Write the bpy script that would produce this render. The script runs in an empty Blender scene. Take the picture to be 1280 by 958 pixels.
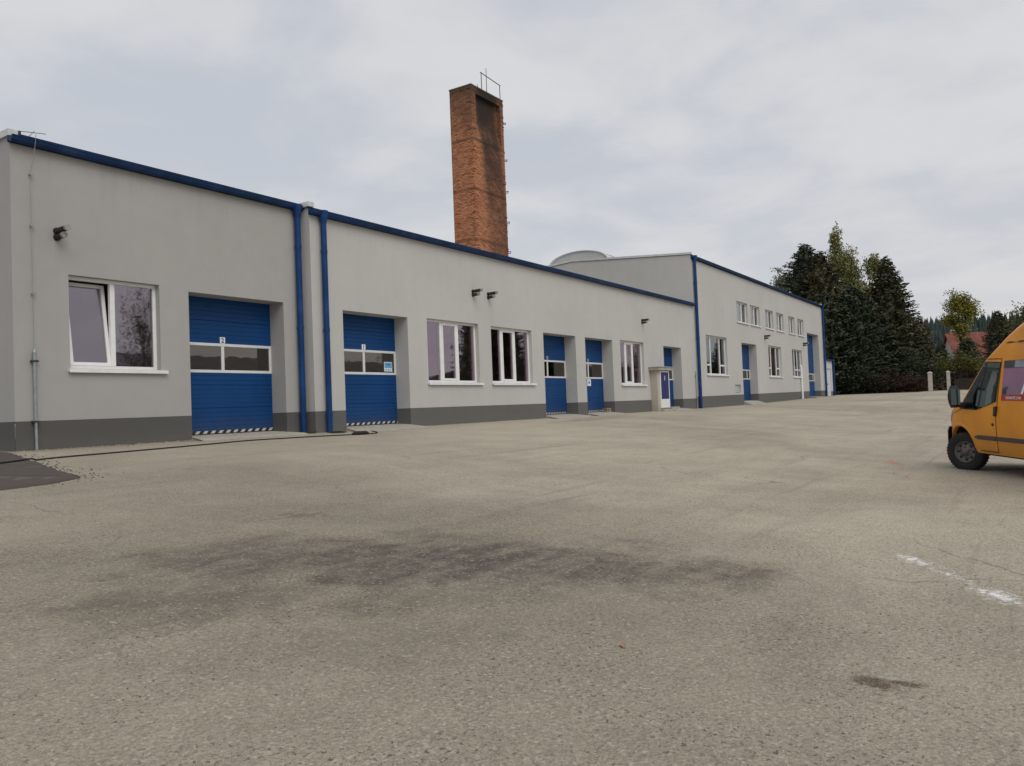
import bpy, math, random
from mathutils import Vector, Matrix
R = math.radians
rng = random.Random(7)
scene = bpy.context.scene
COL = scene.collection

# ------------------------------------------------------------------ helpers
def lerp_table(t, x):
    if x <= t[0][0]: return t[0][1]
    for (a, va), (b, vb) in zip(t, t[1:]):
        if x <= b: return va + (vb - va) * (x - a) / (b - a)
    return t[-1][1]

def ss(a, b, x):
    t = min(max((x - a) / (b - a), 0.0), 1.0)
    return t * t * (3 - 2 * t)

def ground_z(X, Y):
    yc = min(Y, 0.0)
    if yc < -12.3: yc = -13.9 if yc < -15.5 else -12.3 + (yc + 12.3) - (yc + 12.3)**2 / -6.4
    return 0.072 * yc * (1 - ss(30, 85, X)) + 0.45 * ss(40, 90, X)

class MB:
    def __init__(s): s.v = []; s.f = []; s.m = []
    def face(s, pts, m=0):
        n = len(s.v); s.v += [tuple(p) for p in pts]; s.f.append(tuple(range(n, n + len(pts)))); s.m.append(m)
    def box(s, x0, x1, y0, y1, z0, z1, m=0, skip=''):
        n = len(s.v)
        s.v += [(x0,y0,z0),(x1,y0,z0),(x1,y1,z0),(x0,y1,z0),(x0,y0,z1),(x1,y0,z1),(x1,y1,z1),(x0,y1,z1)]
        F = {'b':(0,3,2,1),'t':(4,5,6,7),'f':(0,1,5,4),'k':(2,3,7,6),'l':(3,0,4,7),'r':(1,2,6,5)}
        for k, q in F.items():
            if k in skip: continue
            s.f.append(tuple(n + i for i in q)); s.m.append(m)
    def obox(s, o, ax, ay, az, m=0):       # oriented box: corner o, three edge vectors
        n = len(s.v); o = Vector(o); ax = Vector(ax); ay = Vector(ay); az = Vector(az)
        for c in (o, o+ax, o+ax+ay, o+ay, o+az, o+ax+az, o+ax+ay+az, o+ay+az): s.v.append(tuple(c))
        for q in ((0,3,2,1),(4,5,6,7),(0,1,5,4),(2,3,7,6),(3,0,4,7),(1,2,6,5)):
            s.f.append(tuple(n + i for i in q)); s.m.append(m)
    def tube(s, pts, r, n=10, m=0, caps=True):
        pts = [Vector(p) for p in pts]; rs = r if isinstance(r, (list, tuple)) else [r] * len(pts)
        base = len(s.v); k = len(pts)
        up = None
        for i, p in enumerate(pts):
            d = (pts[min(i+1, k-1)] - pts[max(i-1, 0)]).normalized()
            if up is None:
                up = d.cross(Vector((0, 0, 1)) if abs(d.z) < .9 else Vector((1, 0, 0))).normalized()
            else:
                up = (up - d * up.dot(d)).normalized()
            w = d.cross(up)
            for j in range(n):
                a = 2 * math.pi * j / n
                s.v.append(tuple(p + (up * math.cos(a) + w * math.sin(a)) * rs[i]))
        for i in range(k - 1):
            for j in range(n):
                a = base + i*n + j; b = base + i*n + (j+1) % n
                s.f.append((a, b, b + n, a + n)); s.m.append(m)
        if caps:
            s.f.append(tuple(base + j for j in range(n))[::-1]); s.m.append(m)
            s.f.append(tuple(base + (k-1)*n + j for j in range(n))); s.m.append(m)
    def grid(s, rows, m=0, close=False):
        base = len(s.v); nr = len(rows); nc = len(rows[0])
        for r_ in rows: s.v += [tuple(p) for p in r_]
        for i in range(nr - 1):
            for j in range(nc - (0 if close else 1)):
                a = base + i*nc + j; b = base + i*nc + (j+1) % nc
                s.f.append((a, b, b + nc, a + nc)); s.m.append(m)
    def lathe(s, prof, c, axis='y', n=28, m=0):
        rows = []
        for r_, h in prof:
            row = []
            for j in range(n):
                a = 2*math.pi*j/n
                if axis == 'y': row.append((c[0] + r_*math.cos(a), c[1] + h, c[2] + r_*math.sin(a)))
                else: row.append((c[0] + r_*math.cos(a), c[1] + r_*math.sin(a), c[2] + h))
            rows.append(row)
        s.grid(rows, m, True)
    def build(s, name, mats, parent=None, smooth=False, inv=True, bevel=0):
        me = bpy.data.meshes.new(name); me.from_pydata(s.v, [], s.f)
        mats = mats if isinstance(mats, (list, tuple)) else [mats]
        for m in mats: me.materials.append(m)
        me.polygons.foreach_set('material_index', s.m)
        if smooth: me.polygons.foreach_set('use_smooth', [True] * len(s.f))
        me.update()
        o = bpy.data.objects.new(name, me); COL.objects.link(o)
        if parent is not None:
            o.parent = parent
            if inv and parent.type == 'EMPTY': o.matrix_parent_inverse = parent.matrix_basis.inverted()
        if bevel:
            b = o.modifiers.new('Bevel', 'BEVEL'); b.width = bevel; b.segments = 2; b.limit_method = 'ANGLE'
        return o

def tag(o, label=None, cat=None, group=None, kind=None):
    if label: o['label'] = label
    if cat: o['category'] = cat
    if group: o['group'] = group
    if kind: o['kind'] = kind
    return o

def thing(name, label, cat, loc=(0,0,0), rotz=0, group=None):
    o = bpy.data.objects.new(name, None); COL.objects.link(o)
    o.empty_display_size = .3
    o.location = loc; o.rotation_euler = (0, 0, rotz)
    return tag(o, label, cat, group)

def copy_tree(o, parent=None):
    c = o.copy(); COL.objects.link(c)
    if parent is not None: c.parent = parent
    for ch in list(o.children): copy_tree(ch, c)
    return c

def text_mesh(txt, size, bold=0.0):
    cu = bpy.data.curves.new('lettering', 'FONT'); cu.body = txt; cu.size = size; cu.offset = bold
    ob = bpy.data.objects.new('lettering', cu); COL.objects.link(ob)
    bpy.context.view_layer.update()
    dg = bpy.context.evaluated_depsgraph_get()
    me = bpy.data.meshes.new_from_object(ob.evaluated_get(dg))
    vs = [tuple(v.co) for v in me.vertices]; fs = [tuple(p.vertices) for p in me.polygons]
    bpy.data.objects.remove(ob); bpy.data.curves.remove(cu); bpy.data.meshes.remove(me)
    return vs, fs

# ------------------------------------------------------------------ materials
class NT:
    def __init__(s, name):
        s.mat = bpy.data.materials.new(name); s.mat.use_nodes = True
        s.t = s.mat.node_tree; s.n = s.t.nodes; s.l = s.t.links
        s.bsdf = s.n['Principled BSDF']; s.out = s.n['Material Output']
        tc = s.n.new('ShaderNodeTexCoord'); s.co = tc.outputs['Object']
    def link(s, a, b): s.l.new(a, b)
    def put(s, sock, v):
        if hasattr(v, 'is_output'): s.l.new(v, sock)
        elif isinstance(v, (tuple, list)) and len(v) == 3 and sock.type == 'RGBA': sock.default_value = (*v, 1)
        else: sock.default_value = v
    def math(s, op, a, b=0.0, c=0.0, clamp=False):
        n = s.n.new('ShaderNodeMath'); n.operation = op; n.use_clamp = clamp
        for i, v in enumerate((a, b, c)): s.put(n.inputs[i], v)
        return n.outputs[0]
    def mapping(s, scale=(1,1,1), loc=(0,0,0), rot=(0,0,0), vec=None):
        n = s.n.new('ShaderNodeMapping'); s.put(n.inputs['Vector'], vec or s.co)
        n.inputs['Scale'].default_value = scale; n.inputs['Location'].default_value = loc; n.inputs['Rotation'].default_value = rot
        return n.outputs[0]
    def noise(s, scale, detail=4, rough=.55, vec=None, dist=0):
        n = s.n.new('ShaderNodeTexNoise'); s.put(n.inputs['Vector'], vec or s.co)
        n.inputs['Scale'].default_value = scale; n.inputs['Detail'].default_value = detail
        n.inputs['Roughness'].default_value = rough; n.inputs['Distortion'].default_value = dist
        return n.outputs['Fac']
    def voronoi(s, scale, vec=None, out='Distance', feature='F1'):
        n = s.n.new('ShaderNodeTexVoronoi'); s.put(n.inputs['Vector'], vec or s.co); n.feature = feature
        n.inputs['Scale'].default_value = scale
        return n.outputs[out]
    def ramp(s, fac, a, b, va=0.0, vb=1.0):
        n = s.n.new('ShaderNodeMapRange'); n.interpolation_type = 'SMOOTHSTEP'
        s.put(n.inputs['Value'], fac)
        n.inputs['From Min'].default_value = a; n.inputs['From Max'].default_value = b
        n.inputs['To Min'].default_value = va; n.inputs['To Max'].default_value = vb
        return n.outputs[0]
    def mix(s, fac, a, b, mode='MIX'):
        n = s.n.new('ShaderNodeMix'); n.data_type = 'RGBA'; n.blend_type = mode
        s.put(n.inputs[0], fac); s.put(n.inputs[6], a); s.put(n.inputs[7], b)
        return n.outputs[2]
    def sep(s, vec=None):
        n = s.n.new('ShaderNodeSeparateXYZ'); s.put(n.inputs[0], vec or s.co); return n.outputs
    def comb(s, x, y, z):
        n = s.n.new('ShaderNodeCombineXYZ')
        for i, v in enumerate((x, y, z)): s.put(n.inputs[i], v)
        return n.outputs[0]
    def bump(s, h, strength=.3, dist=.01):
        n = s.n.new('ShaderNodeBump'); s.put(n.inputs['Height'], h)
        n.inputs['Strength'].default_value = strength; n.inputs['Distance'].default_value = dist
        s.l.new(n.outputs[0], s.bsdf.inputs['Normal']); return n
    def done(s, color=None, rough=None, metal=None, spec=None):
        if color is not None: s.put(s.bsdf.inputs['Base Color'], color)
        if rough is not None: s.put(s.bsdf.inputs['Roughness'], rough)
        if metal is not None: s.put(s.bsdf.inputs['Metallic'], metal)
        if spec is not None: s.put(s.bsdf.inputs['Specular IOR Level'], spec)
        return s.mat

def plain(name, col, rough=.5, metal=0, var=.12, scale=6, spec=.4, grime=0.0):
    t = NT(name); n = t.noise(scale, 5)
    c = t.mix(t.ramp(n, .3, .7), tuple(x*(1-var) for x in col), tuple(min(1, x*(1+var)) for x in col))
    if grime:
        g = t.ramp(t.noise(scale*.5, 6, .7), .5, .72, 0, grime)
        c = t.mix(g, c, (.11, .10, .085))
    return t.done(c, rough, metal, spec)

def stucco(name, col, streak=.10, fine=.09):
    t = NT(name)
    big = t.noise(.35, 4, .6); fin = t.noise(90, 2, .6); mid = t.noise(3.2, 5, .6)
    st = t.noise(1.0, 5, .6, t.mapping((2.6, 2.6, .14)))
    f = t.math('ADD', t.math('MULTIPLY', t.math('SUBTRACT', big, .5), .22), t.math('MULTIPLY', t.math('SUBTRACT', fin, .5), fine*2))
    f = t.math('ADD', f, t.math('MULTIPLY', t.math('SUBTRACT', st, .5), streak*2))
    f = t.math('ADD', f, t.math('MULTIPLY', t.math('SUBTRACT', mid, .5), .10))
    z = t.sep()[2]
    low = t.ramp(t.math('ADD', z, t.math('MULTIPLY', t.math('SUBTRACT', mid, .5), .5)), -.05, .35, .25, 0)
    runs = t.math('MULTIPLY', t.math('MULTIPLY', t.ramp(z, 4.3, 5.6), t.ramp(z, 5.9, 5.7)), t.ramp(t.noise(1.0, 5, .65, t.mapping((5, 5, .10))), .52, .68, 0, .07))
    v = t.math('SUBTRACT', t.math('ADD', 1.0, f), runs)
    c = t.mix(1.0, col, t.comb(v, v, v), 'MULTIPLY')
    c = t.mix(low, c, (.20, .18, .15))
    t.bump(t.math('ADD', t.noise(140, 3), t.math('MULTIPLY', t.noise(2.5, 3), .8)), .35, .006)
    return t.done(c, .92, 0, .2)

MAT = {}
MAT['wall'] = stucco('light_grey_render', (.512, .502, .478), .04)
MAT['wall_falloff'] = stucco('light_grey_render_falloff', (.392, .384, .366), .04)  # garage render, darkened to put lens falloff into its colour
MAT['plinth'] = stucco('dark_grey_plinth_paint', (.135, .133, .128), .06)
MAT['plinth_falloff'] = stucco('dark_grey_plinth_paint_falloff', (.105, .103, .098), .06)  # garage plinth with the same falloff painted into its colour
MAT['annex_wall'] = stucco('annex_render', (.56, .56, .58))
def door_paint():
    t = NT('blue_door_paint'); x, y, z = t.sep()
    n = t.noise(.8, 5, .6); st = t.noise(1.0, 5, .6, t.mapping((3, 3, .25)))
    c = t.mix(t.ramp(n, .3, .7), (.0030, .045, .158), (.0045, .056, .190))
    c = t.mix(t.ramp(st, .5, .75, 0, .25), c, (.012, .062, .17))
    d = t.ramp(t.math('ADD', z, t.math('MULTIPLY', t.math('SUBTRACT', t.noise(5, 5, .7), .5), .6)), .10, .70, .22, 0)
    c = t.mix(d, c, (.085, .085, .085))
    t.bump(t.noise(30, 2), .06, .002)
    return t.done(c, .5, 0, .22)
MAT['door_blue'] = door_paint()
MAT['pipe_blue'] = plain('blue_pipe_paint', (.0040, .042, .155), .5, 0, .22, 2.2, .25, .12)
MAT['gutter'] = plain('navy_gutter_paint', (.0055, .034, .115), .55, 0, .25, 2, .25, .2)
MAT['white'] = plain('white_plastic_frame', (.80, .80, .79), .35, 0, .04, 5)
MAT['sill'] = plain('white_sill_metal', (.78, .78, .76), .4, 0, .08, 4, .4, .25)
MAT['alu'] = plain('pale_aluminium_frame', (.68, .69, .70), .4, 0, .05, 6)
MAT['cap'] = plain('light_metal_cap', (.60, .61, .60), .45, .2, .08, 3)
MAT['roof'] = plain('grey_roofing', (.22, .22, .22), .9, 0, .2, 1.5)
MAT['dark'] = plain('dark_plastic', (.025, .025, .026), .5, 0, .2, 10)
MAT['black'] = plain('black_rubber', (.018, .018, .018), .75, 0, .3, 14)
MAT['flue'] = plain('dark_flue_metal', (.035, .032, .03), .6, .3, .2, 12)
MAT['grille'] = plain('pale_grille_metal', (.33, .32, .30), .55, .3, .3, 40)
MAT['zinc'] = plain('galvanised_metal', (.33, .36, .36), .5, .5, .12, 8)
MAT['rust'] = plain('rusty_iron', (.06, .045, .045), .8, .2, .3, 20)
MAT['concrete'] = plain('pale_concrete', (.40, .37, .32), .9, 0, .16, 7, .2, .3)
MAT['wood'] = plain('weathered_wood', (.30, .22, .15), .8, 0, .25, 10)
MAT['curtain_red'] = plain('brick_red_curtain', (.42, .15, .10), .9, 0, .2, 3)
MAT['curtain_green'] = plain('grey_green_curtain', (.22, .25, .22), .9, 0, .15, 3)
MAT['blind'] = plain('white_blind_fabric', (.85, .85, .84), .9, 0, .05, 3)
MAT['paper'] = plain('white_paper', (.8, .82, .85), .6, 0, .03, 5)
MAT['ink'] = plain('dark_print', (.03, .03, .035), .6, 0, .1, 5)
MAT['ink_blue'] = plain('blue_print', (.05, .14, .38), .6, 0, .1, 5)
MAT['sticker'] = plain('light_blue_sticker', (.13, .40, .62), .4, 0, .2, 18)
MAT['kiosk_wall'] = stucco('beige_pebble_dash', (.47, .425, .365), .05, .3)
MAT['kiosk_blue'] = plain('deep_blue_panel', (.012, .018, .125), .45, 0, .1, 3)
MAT['annex_door'] = plain('white_steel_door', (.66, .65, .70), .5, 0, .05, 3)

def glass(name, tint=(1.0, .88, .96), fac=.13, trans=(.90, .90, .90)):
    t = NT(name)
    tr = t.n.new('ShaderNodeBsdfTransparent'); tr.inputs[0].default_value = (*trans, 1)
    gl = t.n.new('ShaderNodeBsdfGlossy'); gl.inputs['Color'].default_value = (*tint, 1); gl.inputs['Roughness'].default_value = .015
    bp = t.n.new('ShaderNodeBump'); bp.inputs['Strength'].default_value = .05; bp.inputs['Distance'].default_value = .02
    t.l.new(t.noise(1.7, 2), bp.inputs['Height']); t.l.new(bp.outputs[0], gl.inputs['Normal'])
    fr = t.n.new('ShaderNodeFresnel'); fr.inputs[0].default_value = 1.5
    f = t.math('ADD', t.math('MULTIPLY', fr.outputs[0], .8), fac, clamp=True)
    mx = t.n.new('ShaderNodeMixShader'); t.put(mx.inputs[0], f)
    t.l.new(tr.outputs[0], mx.inputs[1]); t.l.new(gl.outputs[0], mx.inputs[2]); t.l.new(mx.outputs[0], t.out.inputs[0])
    return t.mat
MAT['glass'] = glass('window_glass')
MAT['glass_hall'] = glass('hall_window_glass', (.84, .86, .88), .02, (.94, .94, .94))
MAT['glass_door'] = glass('scratched_door_glazing', (.9, .85, .8), .10, (.6, .55, .5))
MAT['glass_van'] = glass('van_glass', (.75, .9, .88), .10, (.28, .34, .33))

def hazard():
    t = NT('black_white_hazard_stripe'); x, y, z = t.sep()
    f = t.math('FRACT', t.math('MULTIPLY', t.math('ADD', x, t.math('MULTIPLY', z, -.9)), 1/.205))
    c = t.mix(t.math('GREATER_THAN', f, .52), (.02, .02, .02), (.50, .49, .47))
    return t.done(c, .6)
MAT['hazard'] = hazard()

def brick():
    t = NT('old_chimney_brick'); x, y, z = t.sep()
    w = t.math('MULTIPLY', t.math('SUBTRACT', t.noise(3, 3), .5), .06)
    u = t.math('ADD', t.math('ADD', x, y), w)
    zz = t.math('ADD', z, t.math('MULTIPLY', t.math('SUBTRACT', t.noise(1.2, 3), .5), .10))
    b = t.n.new('ShaderNodeTexBrick'); t.put(b.inputs['Vector'], t.comb(u, zz, 0.0))
    b.inputs['Scale'].default_value = 1.0; b.inputs['Brick Width'].default_value = .27; b.inputs['Row Height'].default_value = .085
    b.inputs['Mortar Size'].default_value = .011; b.inputs['Mortar Smooth'].default_value = .3; b.inputs['Bias'].default_value = -.1
    b.inputs['Color1'].default_value = (.60, .235, .115, 1); b.inputs['Color2'].default_value = (.27, .085, .046, 1); b.inputs['Mortar'].default_value = (.25, .18, .12, 1)
    blk = t.noise(1.0, 2, .8, t.mapping((4.2, 4.2, 12.5)))
    c = t.mix(t.ramp(blk, .52, .70, 0, .85), b.outputs['Color'], (.60, .31, .16))
    c = t.mix(t.ramp(blk, .46, .30, 0, .75), c, (.13, .055, .035))
    c = t.mix(t.ramp(t.noise(1.1, 5, .65), .4, .7, 0, .5), c, (.38, .165, .085))
    # pale lime and frost marks
    pm = t.ramp(t.noise(1.0, 6, .78, t.mapping((2, 2, 7))), .585, .70, 0, .7)
    c = t.mix(pm, c, (.55, .40, .27))
    # dark horizontal courses
    band = t.math('FRACT', t.math('DIVIDE', z, 2.55))
    bm = t.math('MULTIPLY', t.ramp(t.math('ABSOLUTE', t.math('SUBTRACT', band, .5)), .05, .015), .45)
    c = t.mix(bm, c, (.06, .04, .03))
    # soot: towards the top and down the middle of the front
    top = t.ramp(t.math('ADD', z, t.math('MULTIPLY', t.math('SUBTRACT', t.noise(.9, 4), .5), 3)), 13.6, 16.8, 0, .75)
    c = t.mix(top, c, (.075, .058, .04))
    mid = t.ramp(t.math('ABSOLUTE', t.math('SUBTRACT', t.math('ADD', x, t.math('MULTIPLY', t.math('SUBTRACT', z, 15.5), .10)), 33.95)), 1.25, .55, 0, 1)
    frn = t.ramp(y, 8.6, 8.4, 0, 1)
    dn = t.ramp(z, 8.5, 15.0, .55, .93)
    so = t.math('MULTIPLY', t.math('MULTIPLY', mid, frn), t.math('MULTIPLY', dn, t.ramp(t.noise(.8, 5, .6), .2, .6, .5, 1)))
    c = t.mix(so, c, (.040, .032, .028))
    h = t.math('ADD', t.math('MULTIPLY', b.outputs['Fac'], -.6), t.math('MULTIPLY', t.noise(6, 6, .7), .9))
    t.bump(h, .9, .04)
    return t.done(c, .95, 0, .15)
MAT['brick'] = brick()

def leaf(name, dark, light, rough=.7, sc=.7, trans=0.0, haze=0.0):
    t = NT(name)
    n = t.noise(sc, 3, .6); n2 = t.noise(sc * 7, 2)
    f = t.ramp(t.math('ADD', t.math('MULTIPLY', n, .65), t.math('MULTIPLY', n2, .35)), .36, .64)
    c = t.mix(f, dark, light)
    return t.done(c, rough, 0, .2)
MAT['spruce'] = leaf('spruce_needles', (0.0398, 0.0439, 0.0244), (0.1122, 0.1150, 0.0620))
MAT['spruce_tip'] = leaf('spruce_tip_needles', (0.0585, 0.0522, 0.0282), (0.1325, 0.1114, 0.0564))
MAT['conifer_blue'] = leaf('dark_green_needles', (0.0281, 0.0396, 0.0244), (0.0796, 0.1002, 0.0582))
MAT['conifer_brown'] = leaf('brownish_needles', (0.0497, 0.0444, 0.0246), (0.1300, 0.1059, 0.0553))
MAT['birch'] = leaf('birch_leaves', (0.1120, 0.1176, 0.0392), (0.2800, 0.2744, 0.1120), .6, .5)
MAT['pale_leaf'] = leaf('grey_green_leaves', (0.0990, 0.1100, 0.0660), (0.2640, 0.2750, 0.1760), .6, .6)
MAT['poplar'] = leaf('yellow_green_leaves', (.11, .11, .02), (.30, .28, .05), .6, .5)
MAT['bush'] = leaf('olive_bush_leaves', (.05, .055, .012), (.14, .14, .03), .6, .9)
MAT['shrub_dark'] = leaf('dark_shrub_leaves', (0.0156, 0.0234, 0.0130), (0.0455, 0.0585, 0.0286))
MAT['shrub_red'] = leaf('reddish_shrub_leaves', (.030, .020, .014), (.075, .045, .030))
MAT['forest'] = leaf('hill_forest_needles', (.030, .046, .044), (.058, .080, .070), .9, .05)  # bluish cast of distance haze put into the needle colour
MAT['bark'] = plain('dark_bark', (.05, .042, .034), .95, 0, .3, 6)
MAT['birch_bark'] = plain('pale_birch_bark', (.45, .43, .40), .9, 0, .4, 5)
MAT['house_roof'] = plain('red_roof_tiles', (.20, .062, .045), .85, 0, .2, .8)
MAT['house_wall'] = plain('cream_house_wall', (.36, .34, .31), .9, 0, .08, 1)
MAT['fence_wood'] = plain('dark_brown_boards', (.035, .024, .020), .85, 0, .3, 3)
MAT['post'] = plain('pale_gatepost_render', (.46, .43, .39), .9, 0, .1, 3)
MAT['barn'] = plain('brown_barn_boards', (.085, .065, .05), .9, 0, .25, .8)

# ------------------------------------------------------------------ ground
def ground_mat(name):
    t = NT(name); x, y, z = t.sep()
    co = t.comb(x, y, 0.0)
    big = t.noise(.16, 5, .6, co, .6); mid = t.noise(.9, 6, .62, co, .4); sm = t.noise(7, 5, .65, co)
    ag = t.noise(95, 3, .65, co); ag2 = t.voronoi(70, co, 'Color'); sp = t.voronoi(38, co, 'Distance')
    sw = t.noise(1.0, 4, .6, t.mapping((.10, 1.3, 1), rot=(0, 0, R(22)), vec=co))
    f = t.math('ADD', t.math('MULTIPLY', t.math('SUBTRACT', big, .5), .50), t.math('MULTIPLY', t.math('SUBTRACT', mid, .5), .42))
    f = t.math('ADD', f, t.math('MULTIPLY', t.math('SUBTRACT', sm, .5), .30))
    f = t.math('ADD', f, t.math('MULTIPLY', t.math('SUBTRACT', ag, .52), 1.3))
    f = t.math('ADD', f, t.math('MULTIPLY', t.math('SUBTRACT', t.noise(38, 4, .7, co), .5), .95))
    f = t.math('ADD', f, t.math('MULTIPLY', t.math('SUBTRACT', sw, .5), .28))
    agv = t.n.new('ShaderNodeSeparateColor'); t.put(agv.inputs[0], ag2)
    f = t.math('ADD', f, t.math('MULTIPLY', t.math('SUBTRACT', agv.outputs[0], .5), .30))
    v = t.math('ADD', 1.0, f)
    base = t.mix(t.ramp(big, .35, .65), (.388, .342, .262), (.446, .392, .302))
    base = t.mix(t.ramp(agv.outputs[1], .2, .9, 0, .35), base, (.29, .262, .225))
    near = t.ramp(t.math('ADD', t.math('ADD', x, t.math('MULTIPLY', y, -.55)), t.math('MULTIPLY', t.math('SUBTRACT', big, .5), 6)), 16.5, 9.5, 0, .42)  # foreground darkening: lens falloff painted into the asphalt colour
    base = t.mix(near, base, (.17, .152, .115))
    wob = t.noise(1.5, 6, .68, co)
    def blob(cx, cy, rx, ry, rot, amp, lo, hi, src=None):
        a = R(rot); ca, sa = math.cos(a), math.sin(a)
        dx = t.math('SUBTRACT', x, cx); dy = t.math('SUBTRACT', y, cy)
        u = t.math('DIVIDE', t.math('ADD', t.math('MULTIPLY', dx, ca), t.math('MULTIPLY', dy, sa)), rx)
        w = t.math('DIVIDE', t.math('SUBTRACT', t.math('MULTIPLY', dy, ca), t.math('MULTIPLY', dx, sa)), ry)
        d = t.math('SQRT', t.math('ADD', t.math('MULTIPLY', u, u), t.math('MULTIPLY', w, w)))
        d = t.math('ADD', d, t.math('MULTIPLY', t.math('SUBTRACT', src or wob, .5), amp))
        return t.ramp(d, hi, lo)
    # dark damp repair patch, broken up and streaky
    D = None
    for (cx, cy, rx, ry, rot, k_) in ((5.25, -10.85, 1.95, 1.02, -50, 1.0), (4.3, -9.6, 1.25, .85, -40, .85), (5.75, -12.1, 1.15, .72, -52, .9),
                                    (3.3, -10.2, 1.0, .7, -45, .60), (5.9, -10.4, 1.0, .5, -60, .6), (4.5, -11.6, 1.4, .5, -35, .40), (3.2, -11.6, 1.0, .5, -30, .30)):
        bb = t.math('MULTIPLY', blob(cx, cy, rx, ry, rot, 2.6, .35, 1.25), k_)
        D = bb if D is None else t.math('MAXIMUM', D, bb)
    strk = t.noise(1.0, 7, .72, t.mapping((.9, 4.2, 1), rot=(0, 0, R(50)), vec=co), .5)
    brk = t.noise(5.5, 7, .72, co)
    D = t.math('MULTIPLY', D, t.math('ADD', .40, t.math('MULTIPLY', t.ramp(strk, .34, .60), .30)))
    D = t.math('MULTIPLY', D, t.math('ADD', .55, t.math('MULTIPLY', t.ramp(brk, .36, .56), .55)))
    base = t.mix(t.math('MULTIPLY', D, 1.25, clamp=True), base, (.116, .097, .084))
    # wheel tracks and scuffs across the yard
    for (sx, sy, rot, lo, hi, k_) in ((.13, 2.3, 20, .58, .70, .30), (.16, 3.0, -28, .60, .72, .28), (.5, 5.0, 60, .62, .74, .25)):
        tr = t.noise(1.0, 5, .62, t.mapping((sx, sy, 1), rot=(0, 0, R(rot)), vec=co), .6)
        base = t.mix(t.math('MULTIPLY', t.ramp(tr, lo, hi), k_), base, (.17, .145, .118))
    c = t.mix(1.0, base, t.comb(v, v, v), 'MULTIPLY')
    # bright grains, dark pits and bits of tar, hairline cracks
    c = t.mix(t.math('MULTIPLY', t.math('GREATER_THAN', agv.outputs[2], .972), .4), c, (.55, .52, .46))
    pit = t.math('MULTIPLY', t.math('GREATER_THAN', t.noise(30, 3, .7, co), .607), t.ramp(t.noise(1.3, 3, .6, co), .38, .60))
    c = t.mix(t.math('MULTIPLY', pit, .75), c, (.065, .055, .046))
    tar = t.math('MULTIPLY', t.math('GREATER_THAN', t.noise(9, 4, .75, co), .70), t.math('GREATER_THAN', t.noise(.8, 2, .5, co), .48))
    c = t.mix(t.math('MULTIPLY', tar, .7), c, (.06, .05, .042))
    wv = t.n.new('ShaderNodeVectorMath'); wv.operation = 'ADD'; t.put(wv.inputs[0], co)
    nz_ = t.n.new('ShaderNodeTexNoise'); t.put(nz_.inputs['Vector'], co); nz_.inputs['Scale'].default_value = .9; nz_.inputs['Detail'].default_value = 6
    t.l.new(nz_.outputs['Color'], wv.inputs[1])
    ck = t.voronoi(.30, wv.outputs[0], 'Distance', 'DISTANCE_TO_EDGE')
    ckm = t.math('MULTIPLY', t.ramp(ck, .0055, .0015), t.ramp(t.noise(.45, 3, .6, co), .50, .62))
    c = t.mix(t.math('MULTIPLY', ckm, .38), c, (.07, .06, .05))
    c = t.mix(t.math('MULTIPLY', blob(30, .15, 6, .5, 0, 1.2, .4, 1.2), .35), c, (.12, .10, .08))
    c = t.mix(t.math('MULTIPLY', blob(26, -1.4, 3.6, .55, 3, 1.6, .3, 1.2), .5), c, (.13, .11, .09))
    wb2 = t.noise(11, 6, .7, co)
    br1 = t.math('MULTIPLY', t.math('ADD', .35, t.math('MULTIPLY', t.ramp(ag, .4, .55), .65)), .85)
    c = t.mix(t.math('MULTIPLY', blob(4.27, -14.14, .16, .085, 60, 2.6, .35, 1.0, wb2), br1), c, (.070, .034, .018))
    c = t.mix(t.math('MULTIPLY', blob(4.33, -14.27, .13, .05, 98, 2.4, .35, 1.0, wb2), br1), c, (.065, .034, .02))
    wb3 = t.noise(14, 8, .8, co)
    wp = t.math('MAXIMUM', blob(6.48, -14.585, .42, .17, 33, 4.2, -.25, .75, wb3), blob(7.48, -13.95, .40, .13, 33, 4.2, -.25, .75, wb3))
    wp = t.math('MAXIMUM', wp, t.math('MULTIPLY', blob(7.0, -14.27, 1.5, .20, 33, 4.6, -.6, .35, wb3), .7))
    wp = t.math('MULTIPLY', wp, t.ramp(ag, .36, .52, .25, 1.0))
    c = t.mix(t.math('MULTIPLY', wp, 1.3, clamp=True), c, (.85, .86, .85))
    c = t.mix(t.math('MULTIPLY', blob(16.7, -12.6, .75, .20, 20, 2.8, .1, 1.0, wb2), .5), c, (.46, .17, .08))
    # contact shade and dirt painted along the foot of the wall
    ft = t.math('MULTIPLY', t.ramp(t.math('ADD', y, t.math('MULTIPLY', t.math('SUBTRACT', t.noise(3, 5, .7, co), .5), .5)), -.32, .02), t.ramp(t.noise(1.1, 4, .6, co), .35, .6, .25, .75))
    c = t.mix(ft, c, (.12, .10, .08))
    # dusty pale zone near the building, soil beyond the far yard edge
    c = t.mix(t.math('MULTIPLY', t.ramp(y, -8, -1.5), t.ramp(t.noise(.5, 4, .6, co), .25, .7, .1, .45)), c, (.45, .405, .325))
    edge = t.math('ADD', x, t.math('MULTIPLY', t.math('SUBTRACT', t.noise(.6, 4, .6, co), .5), 1.6))
    soil = t.math('MULTIPLY', t.ramp(edge, 78.0, 78.8), t.ramp(y, -6.9, -6.2))
    soil = t.math('MAXIMUM', soil, t.ramp(edge, 84, 90))
    sc_ = t.mix(t.ramp(t.noise(1.5, 4, .6, co), .35, .65), (.11, .075, .05), (.06, .062, .03))
    c = t.mix(soil, c, sc_)
    h = t.math('ADD', t.math('MULTIPLY', ag, .7), t.math('MULTIPLY', sm, .9))
    h = t.math('ADD', h, t.math('MULTIPLY', sp, .5))
    t.bump(h, .8, .014)
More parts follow.
